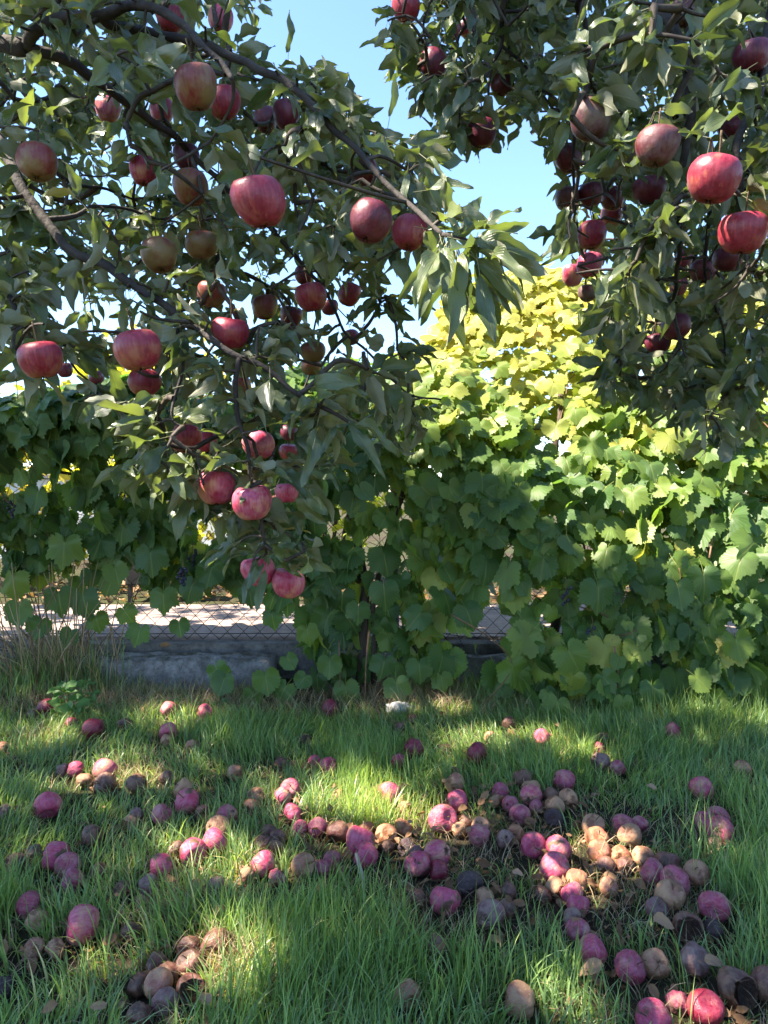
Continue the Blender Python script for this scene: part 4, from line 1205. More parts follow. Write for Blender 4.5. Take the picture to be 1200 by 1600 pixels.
# fallen apples: pixel x, y, width, colour, state, label
FALLEN = [
 (71,1105,27,'r','fresh','dark red fallen apple behind the leafy weed near the dry stalks'),
 (52,1116,20,'b','rotten','brown rotten apple left of the dark red one by the dry stalks'),
 (146,1141,34,'r','fresh','crimson fallen apple under the lowest weed leaves'),
 (112,1131,18,'r','soft','small dark red apple hidden left of the weed leaves'),
 (194,1138,22,'b','rotten','brown apple in thin grass right of the weed'),
 (264,1114,25,'p','fresh','pinkish apple close to the kerb, left of two'),
 (320,1117,24,'p','soft','pinkish apple close to the kerb, right of two'),
 (263,1150,28,'p','fresh','pink apple on top of a brown one, in front of the kerb'),
 (260,1166,20,'t','rotten','pale brown apple just below the pink one before the kerb'),
 (5,1170,18,'o','soft','orange-pink apple at the left edge, well back'),
 (300,1174,22,'t','rotten','tan shrivelled apple lost in grass before the kerb'),
 (117,1206,26,'p','soft','pink apple left of the big pale pink one, left side'),
 (99,1208,22,'g','rotten','grey-brown apple at the left end of the back left cluster'),
 (161,1210,40,'p','fresh','pale pink apple with a dark scar, top of the back left cluster'),
 (135,1224,26,'t','rotten','wrinkled tan apple below the scarred pale pink one'),
 (165,1231,34,'b','rotten','mushy brown apple in front of the scarred pale pink one'),
 (213,1231,31,'b','soft','brown apple beside the small sunny patch on the left'),
 (260,1224,23,'b','soft','reddish brown apple right of the small sunny patch'),
 (367,1211,25,'t','soft','yellowish apple alone in the grass, left middle'),
 (75,1259,50,'p','fresh','large pink apple alone in the grass near the left edge'),
 (287,1241,31,'t','soft','cream and pink apple at the top of a three-apple pile'),
 (293,1260,38,'p','soft','pink apple with a pale patch, middle of the three-apple pile'),
 (317,1275,25,'b','soft','brown apple at the foot of the three-apple pile'),
 (252,1279,31,'m','fresh','magenta apple left of the three-apple pile'),
 (214,1279,18,'g','rotten','grey shrunken apple left of the magenta one'),
 (203,1291,18,'t','rotten','pale shrunken apple below the grey shrunken one'),
 (355,1279,33,'m','soft','brownish purple apple right of the three-apple pile'),
 (340,1299,37,'t','soft','pale tan apple with pink flecks under the brownish purple one'),
 (335,1322,38,'p','fresh','magenta-red apple above the sun-spotted pink one'),
 (301,1336,42,'p','fresh','glossy pink apple with a sun spot, left middle'),
 (276,1333,22,'b','soft','brown-red apple behind the sun-spotted pink one'),
 (145,1308,34,'b','soft','dark purplish brown apple alone, left of centre'),
 (54,1333,28,'b','rotten','dark brown apple behind the pale pink left edge pair'),
 (88,1338,44,'p','soft','pale pink dimpled apple of the left edge group'),
 (106,1352,38,'m','fresh','magenta apple leaning on the pale dimpled one'),
 (113,1377,40,'m','rotten','dull mauve-brown apple below the magenta leaning one'),
 (23,1348,34,'b','rotten','brown speckled apple at the far left edge, mid lawn'),
 (8,1271,24,'g','rotten','grey-brown apple cut by the left edge'),
 (252,1358,38,'p','fresh','rose pink apple with a tan side, left of centre'),
 (155,1364,28,'b','rotten','flat brown apple right of the dull mauve-brown one'),
 (232,1387,34,'g','rotten','grey-brown shrivelled apple below the rose pink one'),
 (192,1393,25,'b','rotten','small dark brown apple left of the grey shrivelled one'),
 (337,1391,27,'g','soft','greyish mauve apple lying alone in grass, left of centre'),
 (48,1410,42,'m','soft','faded purple apple on top of a tan one, left edge'),
 (57,1434,35,'t','soft','tan apple beneath the faded purple one, left edge'),
 (125,1445,58,'p','fresh','biggest fallen apple, deep pink and angular, lower left'),
 (92,1475,28,'t','rotten','greyish tan apple just below the biggest pink one'),
 (53,1478,22,'t','rotten','tan apple sunk in grass left of the greyish tan one'),
 (203,1461,20,'b','rotten','small brown apple in the dark hollow, lower left'),
 (340,1482,48,'b','soft','glossy red-brown apple at the head of the lower left rotten pile'),
 (297,1488,38,'b','rotten','dull brown apple left of the glossy red-brown one'),
 (293,1514,40,'b','soft','purplish brown apple in the middle of the lower left pile'),
 (247,1538,45,'t','fresh','yellow apple with a pink top, lower left pile'),
 (220,1543,28,'b','rotten','brown apple tucked behind the yellow one with pink top'),
 (263,1567,41,'g','soft','grey-mauve apple in front of the yellow one with pink top'),
 (295,1555,46,'b','hollow','hollow rotten apple with broken skin, lower left pile'),
 (263,1523,25,'b','rotten','dark brown apple behind the yellow one, right of two'),
 (246,1514,25,'b','rotten','dark brown apple behind the yellow one, left of two'),
 (4,1537,20,'d','rotten','blackened apple at the left edge near the bottom'),
 (517,1103,30,'r','fresh','deep crimson apple in shade beneath the vine leaves'),
 (646,1163,32,'r','fresh','bright crimson apple standing clear in short grass, back middle'),
 (622,1182,24,'p','soft','small pink apple below the bright crimson one'),
 (746,1175,37,'r','soft','crimson and purple apple beside the back sunny patch'),
 (765,1151,20,'t','soft','tan apple catching sun behind the crimson and purple one'),
 (692,1168,17,'o','rotten','orange scrap of apple at the left of the back sunny patch'),
 (625,1135,20,'b','rotten','brown apple in shade near the white litter'),
 (645,1123,16,'b','rotten','tiny brown apple right of the white litter'),
 (794,1129,22,'b','soft','reddish brown apple under the vine edge, right of middle'),
 (476,1151,20,'b','rotten','brown leaf-coloured apple back middle left'),
 (492,1185,22,'p','soft','left one of two dull pink apples deep in grass'),
 (513,1190,27,'p','soft','right one of two dull pink apples deep in grass'),
 (439,1191,20,'b','rotten','dull brownish apple left of the two dull pink ones'),
 (453,1231,32,'m','soft','purple apple behind a pink one, left of the central sunny patch'),
 (443,1242,28,'p','fresh','sun-touched pink apple before the purple one'),
 (400,1246,29,'t','rotten','pale brown apple, upper of two left of the sun-touched pink one'),
 (394,1263,28,'b','rotten','brown apple, lower of two left of the sun-touched pink one'),
 (609,1229,35,'p','fresh','pink double-lobed apple at the top of the central sunny patch'),
 (632,1251,20,'t','rotten','pale apple under the double-lobed pink one'),
 (527,1236,18,'t','rotten','tan scrap of apple left of the tall sunny grass'),
 (711,1216,32,'t','soft','reddish tan apple above a pink one, right of the sunny patch'),
 (714,1243,34,'p','fresh','pink apple under the reddish tan one'),
 (690,1269,42,'m','fresh','large purple and pink apple right of the sunny patch'),
 (726,1277,26,'b','soft','brown apple right of the large purple and pink one'),
 (718,1286,23,'t','soft','small tan apple in front of the large purple and pink one'),
 (751,1283,29,'t','fresh','peach coloured apple behind a lilac one'),
 (747,1294,34,'m','soft','lilac apple with a dark spot before the peach one'),
 (782,1234,28,'m','soft','dusky pink apple at the left of the right-hand cluster'),
 (775,1245,20,'t','rotten','beige wrinkled apple below the dusky pink one'),
 (797,1252,27,'m','soft','mauve apple behind the round violet one'),
 (791,1303,29,'g','soft','grey-mauve apple beside an orange one'),
 (806,1297,27,'o','soft','orange apple with a bruise behind grass'),
 (457,1270,31,'p','soft','pink apple at the left end of the central row'),
 (494,1288,31,'m','fresh','bluish purple apple in the central row'),
 (472,1292,23,'m','soft','purple apple left of the bluish purple one'),
 (529,1293,35,'b','soft','dull brown apple right of the bluish purple one'),
 (563,1311,46,'p','fresh','large pink apple in the middle of the lawn'),
 (571,1327,37,'p','fresh','lighter pink apple in front of the large middle one'),
 (604,1295,33,'o','soft','sunlit orange apple with crumpled skin, central patch'),
 (631,1283,30,'o','rotten','bright orange decaying apple at the sunny patch edge'),
 (572,1287,24,'o','rotten','orange-brown apple in full sun left of the crumpled one'),
 (604,1316,27,'b','rotten','brown collapsed apple below the sunlit orange one'),
 (636,1314,29,'d','rotten','black mummified apple below the bright orange one'),
 (650,1324,20,'g','soft','small bluish apple touching the black mummified one'),
 (684,1323,41,'p','fresh','smooth magenta apple right of the black mummified one'),
 (655,1341,39,'p','soft','streaky pink apple before the smooth magenta one'),
 (685,1350,32,'r','soft','dull crimson apple beside the streaky pink one'),
 (518,1340,27,'m','fresh','dark plum coloured apple alone below the central row'),
 (501,1355,22,'m','rotten','mauve scrap of apple left of the plum coloured one'),
 (420,1302,23,'b','soft','brown apple at the top of a small brown heap, centre left'),
 (432,1312,21,'b','soft','brown apple at the right of the small brown heap'),
 (413,1319,21,'b','rotten','brown apple at the left of the small brown heap'),
 (431,1324,22,'b','rotten','brown apple at the front of the small brown heap'),
 (410,1357,39,'p','fresh','vivid pink-red apple catching sun, centre left'),
 (473,1352,37,'t','fresh','tan and pink apple right of the vivid pink-red one'),
 (387,1373,25,'t','rotten','tan apple at the foot of the vivid pink-red one'),
 (432,1373,22,'m','rotten','mauve apple sunk in grass between vivid and tan ones'),
 (847,1149,25,'p','fresh','small pink apple under the vine edge, right side'),
 (943,1150,20,'b','rotten','brownish apple in grass below the vine, right side'),
 (936,1166,20,'p','soft','tiny pink-red apple in grass, right side back'),
 (1051,1142,26,'p','soft','dull pink apple in tall grass at the far right back'),
 (937,1186,28,'g','soft','grey-violet apple, left of a pair in the right grass'),
 (965,1197,24,'m','soft','violet apple, right of a pair in the right grass'),
 (1161,1202,27,'t','soft','peach apple near a pale dead leaf, far right'),
 (1097,1229,35,'p','fresh','bright magenta apple alone in the right grass'),
 (817,1215,32,'b','rotten','dark brown cracked apple at the back of the right-hand cluster'),
 (881,1218,34,'m','fresh','dark magenta apple at the back right of the cluster'),
 (829,1231,29,'t','soft','brown-topped apple behind a pink one in the cluster'),
 (831,1243,33,'p','fresh','pink apple in front of the brown-topped one'),
 (862,1242,26,'b','soft','brown apple between pink and peach ones in the cluster'),
 (888,1247,30,'t','fresh','peach and red apple at the right of the cluster'),
 (867,1257,31,'t','soft','beige striped apple below the peach and red one'),
 (813,1267,31,'m','fresh','round violet apple at the front of the cluster'),
 (866,1276,28,'d','soft','dark slate apple below the beige striped one'),
 (836,1255,20,'m','soft','small mauve apple in the middle of the cluster'),
 (833,1314,39,'p','fresh','dark pink apple left of the right sunny patch'),
 (873,1321,39,'p','fresh','pink apple at the left rim of the right sunny patch'),
 (866,1350,43,'p','fresh','hot pink apple with a shaded end before the right sunny patch'),
 (926,1290,34,'t','fresh','yellowish apple with an upright stem, right of centre'),
 (932,1311,37,'o','soft','sunlit pink and orange apple under the yellowish stemmed one'),
 (976,1290,33,'m','fresh','blue-violet apple behind a brown-red one'),
 (995,1291,29,'m','soft','lilac apple right of the blue-violet one'),
 (985,1308,37,'t','soft','brown-red apple before the blue-violet one'),
 (939,1332,36,'o','soft','sunlit crumpled pink apple in the right sunny patch'),
 (967,1340,33,'o','rotten','tan apple in sun right of the crumpled pink one'),
 (1004,1341,34,'t','soft','pinkish tan apple at the right rim of the sunny patch'),
 (946,1352,31,'b','soft','brown apple below the crumpled pink one'),
 (1042,1353,39,'b','soft','red-brown smooth apple at the upper right of the big pile'),
 (1020,1366,40,'m','soft','mauve creased apple beside the red-brown smooth one'),
 (1056,1382,45,'m','soft','mauve-brown oblong apple in the big right pile'),
 (1088,1369,39,'t','fresh','yellow-green apple at the right of the big pile'),
 (1044,1406,45,'t','fresh','tan apple with stem hollow facing up, big right pile'),
 (1028,1419,34,'g','soft','blue-grey puckered apple left of the stem-hollow one'),
 (1116,1420,46,'m','fresh','purple oval apple at the right end of the big pile'),
 (1076,1454,46,'b','hollow','torn open rotten apple with papery skin, right pile'),
 (1114,1458,32,'d','soft','dark wet brown apple right of the torn open one'),
 (1121,1277,35,'m','fresh','pink-violet apple at the back of the right edge trio'),
 (1104,1285,33,'m','soft','dusky violet apple at the left of the right edge trio'),
 (1125,1299,42,'p','fresh','red-pink apple at the front of the right edge trio'),
 (1116,1321,25,'b','rotten','brown apple beneath the right edge trio'),
 (901,1373,36,'o','soft','sun-flecked orange-pink apple below the hot pink one'),
 (866,1380,30,'t','soft','pale tan apple left of the sun-flecked orange-pink one'),
 (951,1386,27,'t','soft','beige apple half hidden by grass, left of the big pile'),
 (895,1393,35,'p','fresh','pink apple, upper of two stacked below the sun-flecked one'),
 (902,1412,35,'p','soft','pink apple, lower of two stacked below the sun-flecked one'),
 (894,1426,28,'g','soft','greyish apple under the two stacked pink ones'),
 (904,1450,35,'m','fresh','dark purple apple below the greyish one'),
 (924,1482,45,'p','fresh','magenta cracked apple, lower right of centre'),
 (983,1509,47,'m','fresh','pinkish lilac apple, front of the lower right row'),
 (1022,1506,43,'t','rotten','brown and cream mottled apple right of the pinkish lilac one'),
 (1085,1504,49,'g','rotten','large slate-grey shrivelled apple, lower right'),
 (812,1561,55,'t','soft','big tan-brown apple with a dark star at its centre, bottom'),
 (1021,1589,52,'p','fresh','pink apple cut by the bottom edge, lower right'),
 (1097,1575,50,'r','fresh','brilliant red apple with a stem, bottom right'),
 (1063,1571,24,'m','rotten','small purple shrivelled apple left of the brilliant red one'),
 (1153,1550,60,'b','hollow','large brown apple with a rotten crater, bottom right corner'),
 (1195,1545,50,'b','soft','brown apple cut by the right edge beside the cratered one'),
 (794,1386,28,'b','soft','brown apple, upper of two right of the near-black one'),
 (792,1412,30,'b','soft','brown apple, lower of two right of the near-black one'),
 (850,1392,20,'b','rotten','small brown apple left of the stacked pink ones'),
 (734,1374,43,'d','soft','near-black purple apple right of the middle'),
 (756,1395,35,'t','rotten','tan mushy apple right below the near-black one'),
 (695,1400,46,'p','fresh','bright pink apple left of the near-black one'),
 (765,1421,43,'g','fresh','smooth mauve-brown apple below the tan mushy one'),
 (653,1396,25,'b','rotten','dull brown apple left of the bright pink one'),
 (681,1474,29,'b','soft','brown apple alone in long grass, lower middle'),
 (635,1558,45,'t','soft','grey-tan apple alone at the bottom middle'),
 (217,1590,22,'b','rotten','brown apple at the bottom edge left'),
 (975,1352,24,'b','soft','small brown apple under the pinkish tan one'),
]
fp = []
for (px, py, w, st, state, lab) in FALLEN:
    p = G(px, py, 0.03)
    for _ in range(4):
        dist = p[1]
        r = float(np.clip(0.535 * w * dist / F, 0.024, 0.042))
        sink = {'fresh': 1.02, 'soft': 0.96, 'rotten': 0.78, 'hollow': 0.85}[state]
        p = G(px, py, r * sink)
    fp.append([p[0], p[1], r, sink])
fp = np.array(fp)
for _ in range(14):                        # apples touch but do not pass through each other
    for i in range(len(fp)):
        d = fp[:, :2] - fp[i, :2]
        L = np.hypot(d[:, 0], d[:, 1]); L[i] = 9
        need = 0.90 * (fp[:, 2] + fp[i, 2])
        for j in np.where(L < need)[0]:
            u = d[j] / max(L[j], 1e-4)
            u = np.array([u[0] * 0.6, u[1] + (0.2 if d[j][1] >= 0 else -0.2)]); u /= np.linalg.norm(u)
            s = (need[j] - L[j]) * 0.5
            fp[j, :2] += u * s * .5; fp[i, :2] -= u * s * .5
for i, (px, py, w, st, state, lab) in enumerate(FALLEN):
    x, y, r, sink = fp[i]
    o = link('apple', shape(state, i % 7, A[st]), label=lab, category='apple', group='fallen apples in the grass')
    o.location = (x, y, r * sink + float(ground_h(x, y)))
    if state == 'hollow':
        o.rotation_euler = (random.uniform(-.2, .2), random.uniform(-.2, .2), random.uniform(-.4, .4))
        link('exposed_flesh', BOWL[i % 3], None, o)
    elif 'stem' in lab:
        o.rotation_euler = (0.5, random.uniform(-.3, .3), random.uniform(0, 1))
    else:
        o.rotation_euler = (random.uniform(0.5, 2.4), random.uniform(-.5, .5), random.uniform(0, 6.28))
    o.scale = (r * random.uniform(.95, 1.03), r * random.uniform(.93, 1.0), r * random.uniform(.93, 1.06))
    if state != 'hollow':
        if i % 3 != 1:
            link('stem', STEM_S[i % 3], None, o)
        link('calyx', CALYX, None, o)

# ------------------------------------------------------------------ grape vines
PR = np.array([(3.28, 0.05), (3.28, 0.36), (3.36, 0.70), (3.54, 1.02), (3.84, 1.34), (4.24, 1.68), (4.72, 2.06), (5.15, 2.40), (5.50, 2.50), (5.75, 2.3)])
PC = np.array([(3.58, 0.10), (3.55, 0.40), (3.55, 0.75), (3.58, 1.05), (3.70, 1.32), (3.98, 1.55), (4.3, 1.72), (4.65, 1.85), (4.9, 1.85), (5.1, 1.7)])
PL = np.array([(3.86, 0.50), (3.82, 0.68), (3.78, 0.86), (3.72, 1.05), (3.62, 1.25), (3.60, 1.40), (3.74, 1.50), (3.95, 1.54), (4.15, 1.52), (4.3, 1.42)])
def prof(x, s):
    a = smooth(-0.75, -0.30, x); b_ = smooth(0.15, 0.75, x)
    q = PL * (1 - a) + PC * a
    q = q * (1 - b_) + PR * b_
    n = len(q) - 1
    f_ = min(max(s, 0), 0.9999) * n
    i = int(f_); t = f_ - i
    p = q[i] * (1 - t) + q[i + 1] * t
    tg = q[i + 1] - q[i]
    return p, tg / np.linalg.norm(tg)
def vine_leaves(n, x0, x1, smin, smax, depth, size, yellow=0.0, skip=None):
    out = []
    while len(out) < n:
        x, s = random.uniform(x0, x1), random.uniform(smin, smax)
        (d, z), tg = prof(x, s)
        nr = np.array([0, -tg[1], tg[0]])                  # outward (towards camera / up)
        wob = 0.13 * noise.noise(Vector((x * 1.7, z * 1.9, d * 1.3))) + 0.05 * noise.noise(Vector((x * 5, z * 5, 3)))
        p = np.array([x, d, z]) + nr * (wob - random.uniform(*depth))
        if p[2] < 0.06 or (skip and skip(p)):
            continue
        down = -np.array([0, tg[0], tg[1]])
        steep = abs(tg[1])
        tip = norm(down * (0.9 if steep > .6 else 0.55) + np.array([0, -0.25, -0.25]) + RNG.normal(size=3) * np.array([0.55, 0.35, 0.28]))
        nm = norm(nr * 0.6 + (np.array([-0.38, -0.1, 0.8]) if s > 0.3 and x > 0.2 else np.array([-0.1, 0.0, 0.5])) + RNG.normal(size=3) * (0.42 if s > 0.4 else 0.52))
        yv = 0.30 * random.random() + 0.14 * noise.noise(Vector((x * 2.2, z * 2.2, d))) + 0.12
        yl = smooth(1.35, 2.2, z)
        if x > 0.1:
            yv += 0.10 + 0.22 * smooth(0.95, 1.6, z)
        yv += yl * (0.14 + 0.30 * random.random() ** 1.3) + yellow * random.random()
        if random.random() < 0.03:
            yv += 0.35
        out.append((p, tip, nm, random.uniform(*size) * (random.uniform(0.5, 0.9) if random.random() < .4 else 1.05), min(max(yv, 0), 0.80 + (0.2 if random.random() < .06 else 0))))
    return out
def gap_left(p):                                            # holes through which the fence and path show
    x, y, w = proj(p)
    if 165 < x < 480 and 935 < y < 1090:
        return True
    if x < 480 and y > 730:
        return noise.noise(Vector((p[0] * 4.1, p[2] * 4.3, 1.7))) > 0.46
    if x < 500 and 660 < y <= 730:
        return noise.noise(Vector((p[0] * 2.6, p[2] * 3.3, 7.7))) > 0.5
    if 690 < x < 800 and 950 < y < 1085:
        return random.random() < 0.8
    return False
def gap_right(p):
    x, y, w = proj(p)
    if 690 < x < 800 and 950 < y < 1085:
        return random.random() < 0.85
    if y > 1105 and random.random() < 0.5:
        return True
    if 820 < x < 910 and 660 < y < 720:
        return random.random() < 0.7
    return noise.noise(Vector((p[0] * 2.6, p[2] * 2.6 + p[1], 4.2))) > 0.60
def manual_leaf(px, py, d, size, ang=0.0, tint=0.3, up=0.35):
    p = P(px, py, d)
    tip = norm(np.array([math.sin(ang), -0.25, -math.cos(ang)]))
    return (p, tip, norm(np.array([random.uniform(-.25, .25), -0.9, up])), size, tint)
def grape_vine(name, label, loc, leaves, trunk_paths, canes, nbig=300):
    root = thing(name, loc, label, 'vine')
    for pts, r0, r1 in trunk_paths:
        path = spline(pts, 6)
        path = path + np.array([[noise.noise(Vector(p) * 9), noise.noise(Vector(p) * 9 + Vector((4, 0, 0))), 0] for p in path]) * 0.018
        V, T = tube(path, np.linspace(r0, r1, len(path)) * (1 + 0.3 * np.array([noise.noise(Vector(p) * 25) for p in path])), 9)
        child('trunk', mesh_tri('trunk', V, T), M['vine_bark'], root)
    for pts, r0 in canes:
        path = spline(pts, 4)
        V, T = tube(path, np.linspace(r0, r0 * 0.45, len(path)), 5)
        child('cane', mesh_tri('cane', V, T), M['cane'], root)
    p = np.array([l[0] for l in leaves]); tip = np.array([l[1] for l in leaves]); nm = np.array([l[2] for l in leaves])
    s = np.array([l[3] for l in leaves]); ti = np.array([l[4] for l in leaves])
    R = frames(tip, nm)
    x, y, w = proj(p)
    face = np.abs(np.einsum('ij,ij->i', R[:, :, 2], norm(CAM - p)))
    size = np.where(in_frame(p, -8), s / w * (0.35 + face), 0) * RNG.uniform(0.8, 1.2, len(p))
    big = np.argsort(-size)[:nbig]
    # leaves of one colour class share a mesh
    cls = [0.08, 0.18, 0.28, 0.40, 0.55, 0.72, 0.9]
    bank = {}
    for i in big:
        c = int(np.argmin([abs(ti[i] - q) for q in cls])); v = int(i) % len(GL_HI)
        if (c, v) not in bank:
            tv, tt, tl = GL_HI[v]
            me = mesh_tri('leaf', tv, tt, {'lcoord': tl, 'tint': np.full(len(tv), cls[c])})
            me.materials.append(M['grape_leaf'])
            bank[(c, v)] = me
        place('leaf', bank[(c, v)], root, p[i], R[i], s[i])
    rest = np.ones(len(p), bool); rest[big] = False
    hi = rest & in_frame(p, 40)
    Vs, Ts, Ls, Is, o = [], [], [], [], 0
    for msk, tm in ((hi, GL_HI), (rest & ~hi, GL_LO)):
        if msk.any():
            V, T, L, I = scatter(tm, p[msk], R[msk], s[msk], ti[msk])
            Vs.append(V); Ts.append(T + o); Ls.append(L); Is.append(I); o += len(V)
    child('foliage', mesh_tri('foliage', np.concatenate(Vs), np.concatenate(Ts), {'lcoord': np.concatenate(Ls), 'tint': np.concatenate(Is)}), M['grape_leaf'], root, kind='stuff')
    print(name, 'leaves', len(p))
    return root
def rand_canes(n, x0, x1, smin, smax, off=0.05):
    out = []
    for _ in range(n):
        x, s = random.uniform(x0, x1), random.uniform(smin, smax)
        dx, ds = random.uniform(-.12, .12), random.uniform(-.05, .09)
        pts = []
        for k in range(6):
            (d, z), tg = prof(x, s)
            nr = np.array([0, -tg[1], tg[0]])
            pts.append(np.array([x, d, max(z, 0.03)]) - nr * random.uniform(off * .2, off * 2.2))
            x += dx + random.uniform(-.05, .05); s += ds
            if not 0 <= s <= 1:
                break
        if len(pts) > 2:
            out.append((pts, random.uniform(0.003, 0.0055)))
    return out
LV = vine_leaves(1250, -2.7, -0.1, 0.0, 1.0, (-0.03, 0.08), (0.070, 0.112), 0.06, gap_left)
LV += vine_leaves(700, -2.7, -0.1, 0.0, 0.95, (0.08, 0.22), (0.065, 0.10), 0.20, gap_left)
LV += vine_leaves(170, -2.7, -0.2, 0.5, 1.0, (-0.05, 0.05), (0.075, 0.105), 0.02, None)
LV += vine_leaves(190, -0.42, 0.30, 0.0, 0.75, (-0.05, 0.10), (0.075, 0.110), 0.0, gap_left)
for a in [(338,1045,3.45,.075,.5),(350,1062,3.42,.085,-.3),(415,1058,3.4,.09,.2),(445,1075,3.4,.075,-.5),(255,930,3.7,.10,.1),(218,985,3.72,.085,-.2),(130,935,3.7,.115,.25),(195,955,3.75,.08,.6),
          (300,915,3.7,.095,-.4),(235,865,3.72,.12,.1),(100,850,3.75,.13,0),(180,890,3.7,.085,.3),(330,890,3.72,.10,-.2),(480,985,3.5,.075,.2),(450,1030,3.45,.06,.6),(475,1060,3.4,.06,-.6),
          (515,1035,3.42,.08,0),(540,1075,3.4,.085,.1),(600,1035,3.38,.085,-.2),(620,1070,3.36,.09,.2),(655,1040,3.38,.085,.1),(655,960,3.4,.09,-.8),(600,920,3.42,.10,.1),(560,950,3.45,.08,0),
          (395,1085,3.4,.07,-.2),(30,950,3.7,.10,.1),(62,975,3.7,.085,-.2),(92,930,3.72,.11,.2),(20,905,3.7,.11,0),(150,965,3.72,.08,.3),(110,990,3.7,.07,-.3),(280,975,3.72,.07,.2),(450,940,3.68,.08,-.1),(390,925,3.7,.085,.2),(870,1085,3.3,.085,0),(425,960,3.7,.08,.1),(345,1100,3.3,.05,.4)]:
    LV.append(manual_leaf(*a[:4], ang=a[4], tint=random.uniform(.15, .42)))
RV = vine_leaves(900, 0.12, 2.9, 0.0, 0.46, (-0.05, 0.07), (0.078, 0.122), 0.04, gap_right)
RV += vine_leaves(2300, 0.0, 3.1, 0.36, 1.0, (-0.09, 0.08), (0.072, 0.112), 0.10, gap_right)
RV += vine_leaves(420, 0.0, 2.8, 0.28, 0.6, (0.05, 0.30), (0.08, 0.11), 0.15, None)
RV += vine_leaves(1200, 0.1, 3.0, 0.0, 1.0, (0.08, 0.32), (0.07, 0.10), 0.25, gap_right)
for a in [(935,920,3.28,.115,0),(820,850,3.35,.085,.3),(730,955,3.35,.095,.4),(890,1020,3.2,.11,.5),(870,1100,3.2,.085,-.3),(975,1095,3.15,.06,0),(945,1060,3.2,.08,.6),(1060,920,3.2,.10,.1),(1150,1000,3.2,.1,.2),
          (1100,900,3.25,.11,0),(690,1060,3.4,.07,.2),(925,690,3.6,.10,.5),(1090,1060,3.2,.075,.7),(1020,1075,3.2,.08,0)]:
    RV.append(manual_leaf(*a[:4], ang=a[4], tint=random.uniform(.18, .5)))
t0 = np.array([0.02, 3.66, 0.0])
vine_l = grape_vine('grape_vine', 'shaded grape vine with a gnarled dark trunk covering the left of the fence', (-0.06, 3.62, 0), LV,
    [([(-0.10, 3.62, -0.03), (-0.12, 3.62, 0.25), (-0.09, 3.66, 0.5), (-0.16, 3.75, 0.85), (-0.25, 3.85, 1.2)], .030, .018),
     ([(-0.04, 3.64, -0.03), (-0.05, 3.63, 0.3), (-0.02, 3.68, 0.6), (0.08, 3.75, 0.95), (0.2, 3.85, 1.3)], .018, .012),
     ([(-0.12, 3.66, 0.55), (-0.4, 3.80, 0.80), (-0.75, 3.86, 0.88), (-1.15, 3.88, 1.02), (-1.7, 3.88, 1.1)], .016, .007)],
    rand_canes(26, -2.5, 0.1, 0.02, 0.85) + [([P(577, 985, 3.5), P(572, 1040, 3.45), P(570, 1108, 3.4)], .006), ([P(530, 1000, 3.5), P(531, 1060, 3.42), P(533, 1115, 3.4)], .004)])
vine_r = grape_vine('grape_vine', 'dense sunlit grape vine piled over the right of the fence, yellowing on top', (0.9, 3.7, 0), RV,
    [([(0.85, 3.70, -0.03), (0.87, 3.72, 0.3), (0.95, 3.8, 0.7), (0.9, 3.9, 1.15), (1.0, 4.2, 1.55), (1.1, 4.7, 2.0)], .028, .012),
     ([(1.75, 3.72, -0.03), (1.7, 3.75, 0.4), (1.78, 3.85, 0.9), (1.7, 4.1, 1.4)], .022, .012)],
    rand_canes(34, 0.2, 2.7, 0.02, 0.95) + rand_canes(6, 0.2, 2.0, 0.35, 0.9, -0.008) + [([P(705, 960, 3.35), P(770, 1000, 3.3), P(800, 1045, 3.3), P(740, 1115, 3.25)], .004), ([P(960, 1010, 3.25), P(966, 1060, 3.25), P(960, 1110, 3.25)], .005)])
# dark inner thicket of old canes
segs = []
for _ in range(520):
    x = random.uniform(-2.6, 2.8)
    (d, z), tg = prof(x, random.uniform(0.05, 0.85))
    nr = np.array([0, -tg[1], tg[0]])
    p = np.array([x, d, z]) - nr * random.uniform(0.10, 0.42)
    if p[2] < 0.05:
        continue
    if -1.6 < x < -0.35 and p[2] < 0.55:
        continue
    q = rnd_unit(1)[0] * np.array([1, .4, 1])
    L = random.uniform(.12, .45)
    segs.append(tube(spline([p, p + q * L * .5 + rnd_unit(1)[0] * .04, p + q * L], 3), random.uniform(.0012, .0032), 4, False))
V, T = join(segs)
child('dead_canes', mesh_tri('dead_canes', V, T), M['vine_bark'], vine_r, kind='stuff')

# grapes
def bunch(px, py, d, n, lab, sz=0.0085):
    c = P(px, py, d)
    root = thing('grape_bunch', tuple(c), lab, 'grapes', 'dark grape bunches in the vine')
    parts = []
    nu, nv = 8, 6
    for k in range(n):
        t = k / n
        o = np.array([random.uniform(-1, 1) * .028 * (1 - t * .6), random.uniform(-1, 1) * .022, -t * 0.085]) + c
        V, T = [], []
        for i in range(nv + 1):
            for j in range(nu):
                a, q = math.pi * i / nv, 2 * math.pi * j / nu
                V.append(o + sz * np.array([math.sin(a) * math.cos(q), math.sin(a) * math.sin(q), math.cos(a)]))
        for i in range(nv):
            for j in range(nu):
                k2 = (j + 1) % nu
                T += [(i * nu + j, (i + 1) * nu + j, (i + 1) * nu + k2), (i * nu + j, (i + 1) * nu + k2, i * nu + k2)]
        parts.append((np.array(V), np.array(T)))
    V, T = join(parts)
    child('berries', mesh_tri('berries', V - c, T), A['grape'], root, kind='stuff').matrix_parent_inverse = Matrix.Identity(4)
    V, T = tube(spline([c + np.array([0, .01, .05]), c + np.array([.004, 0, .01]), c + np.array([0, 0, -.06])], 3), .002, 4)
    child('stalk', mesh_tri('stalk', V, T), M['cane'], root)
bunch(285, 888, 3.66, 20, 'bunch of blue-black grapes left of the lowest hanging apples', 0.0095)
bunch(300, 860, 3.8, 8, 'few dark grapes above the blue-black bunch')
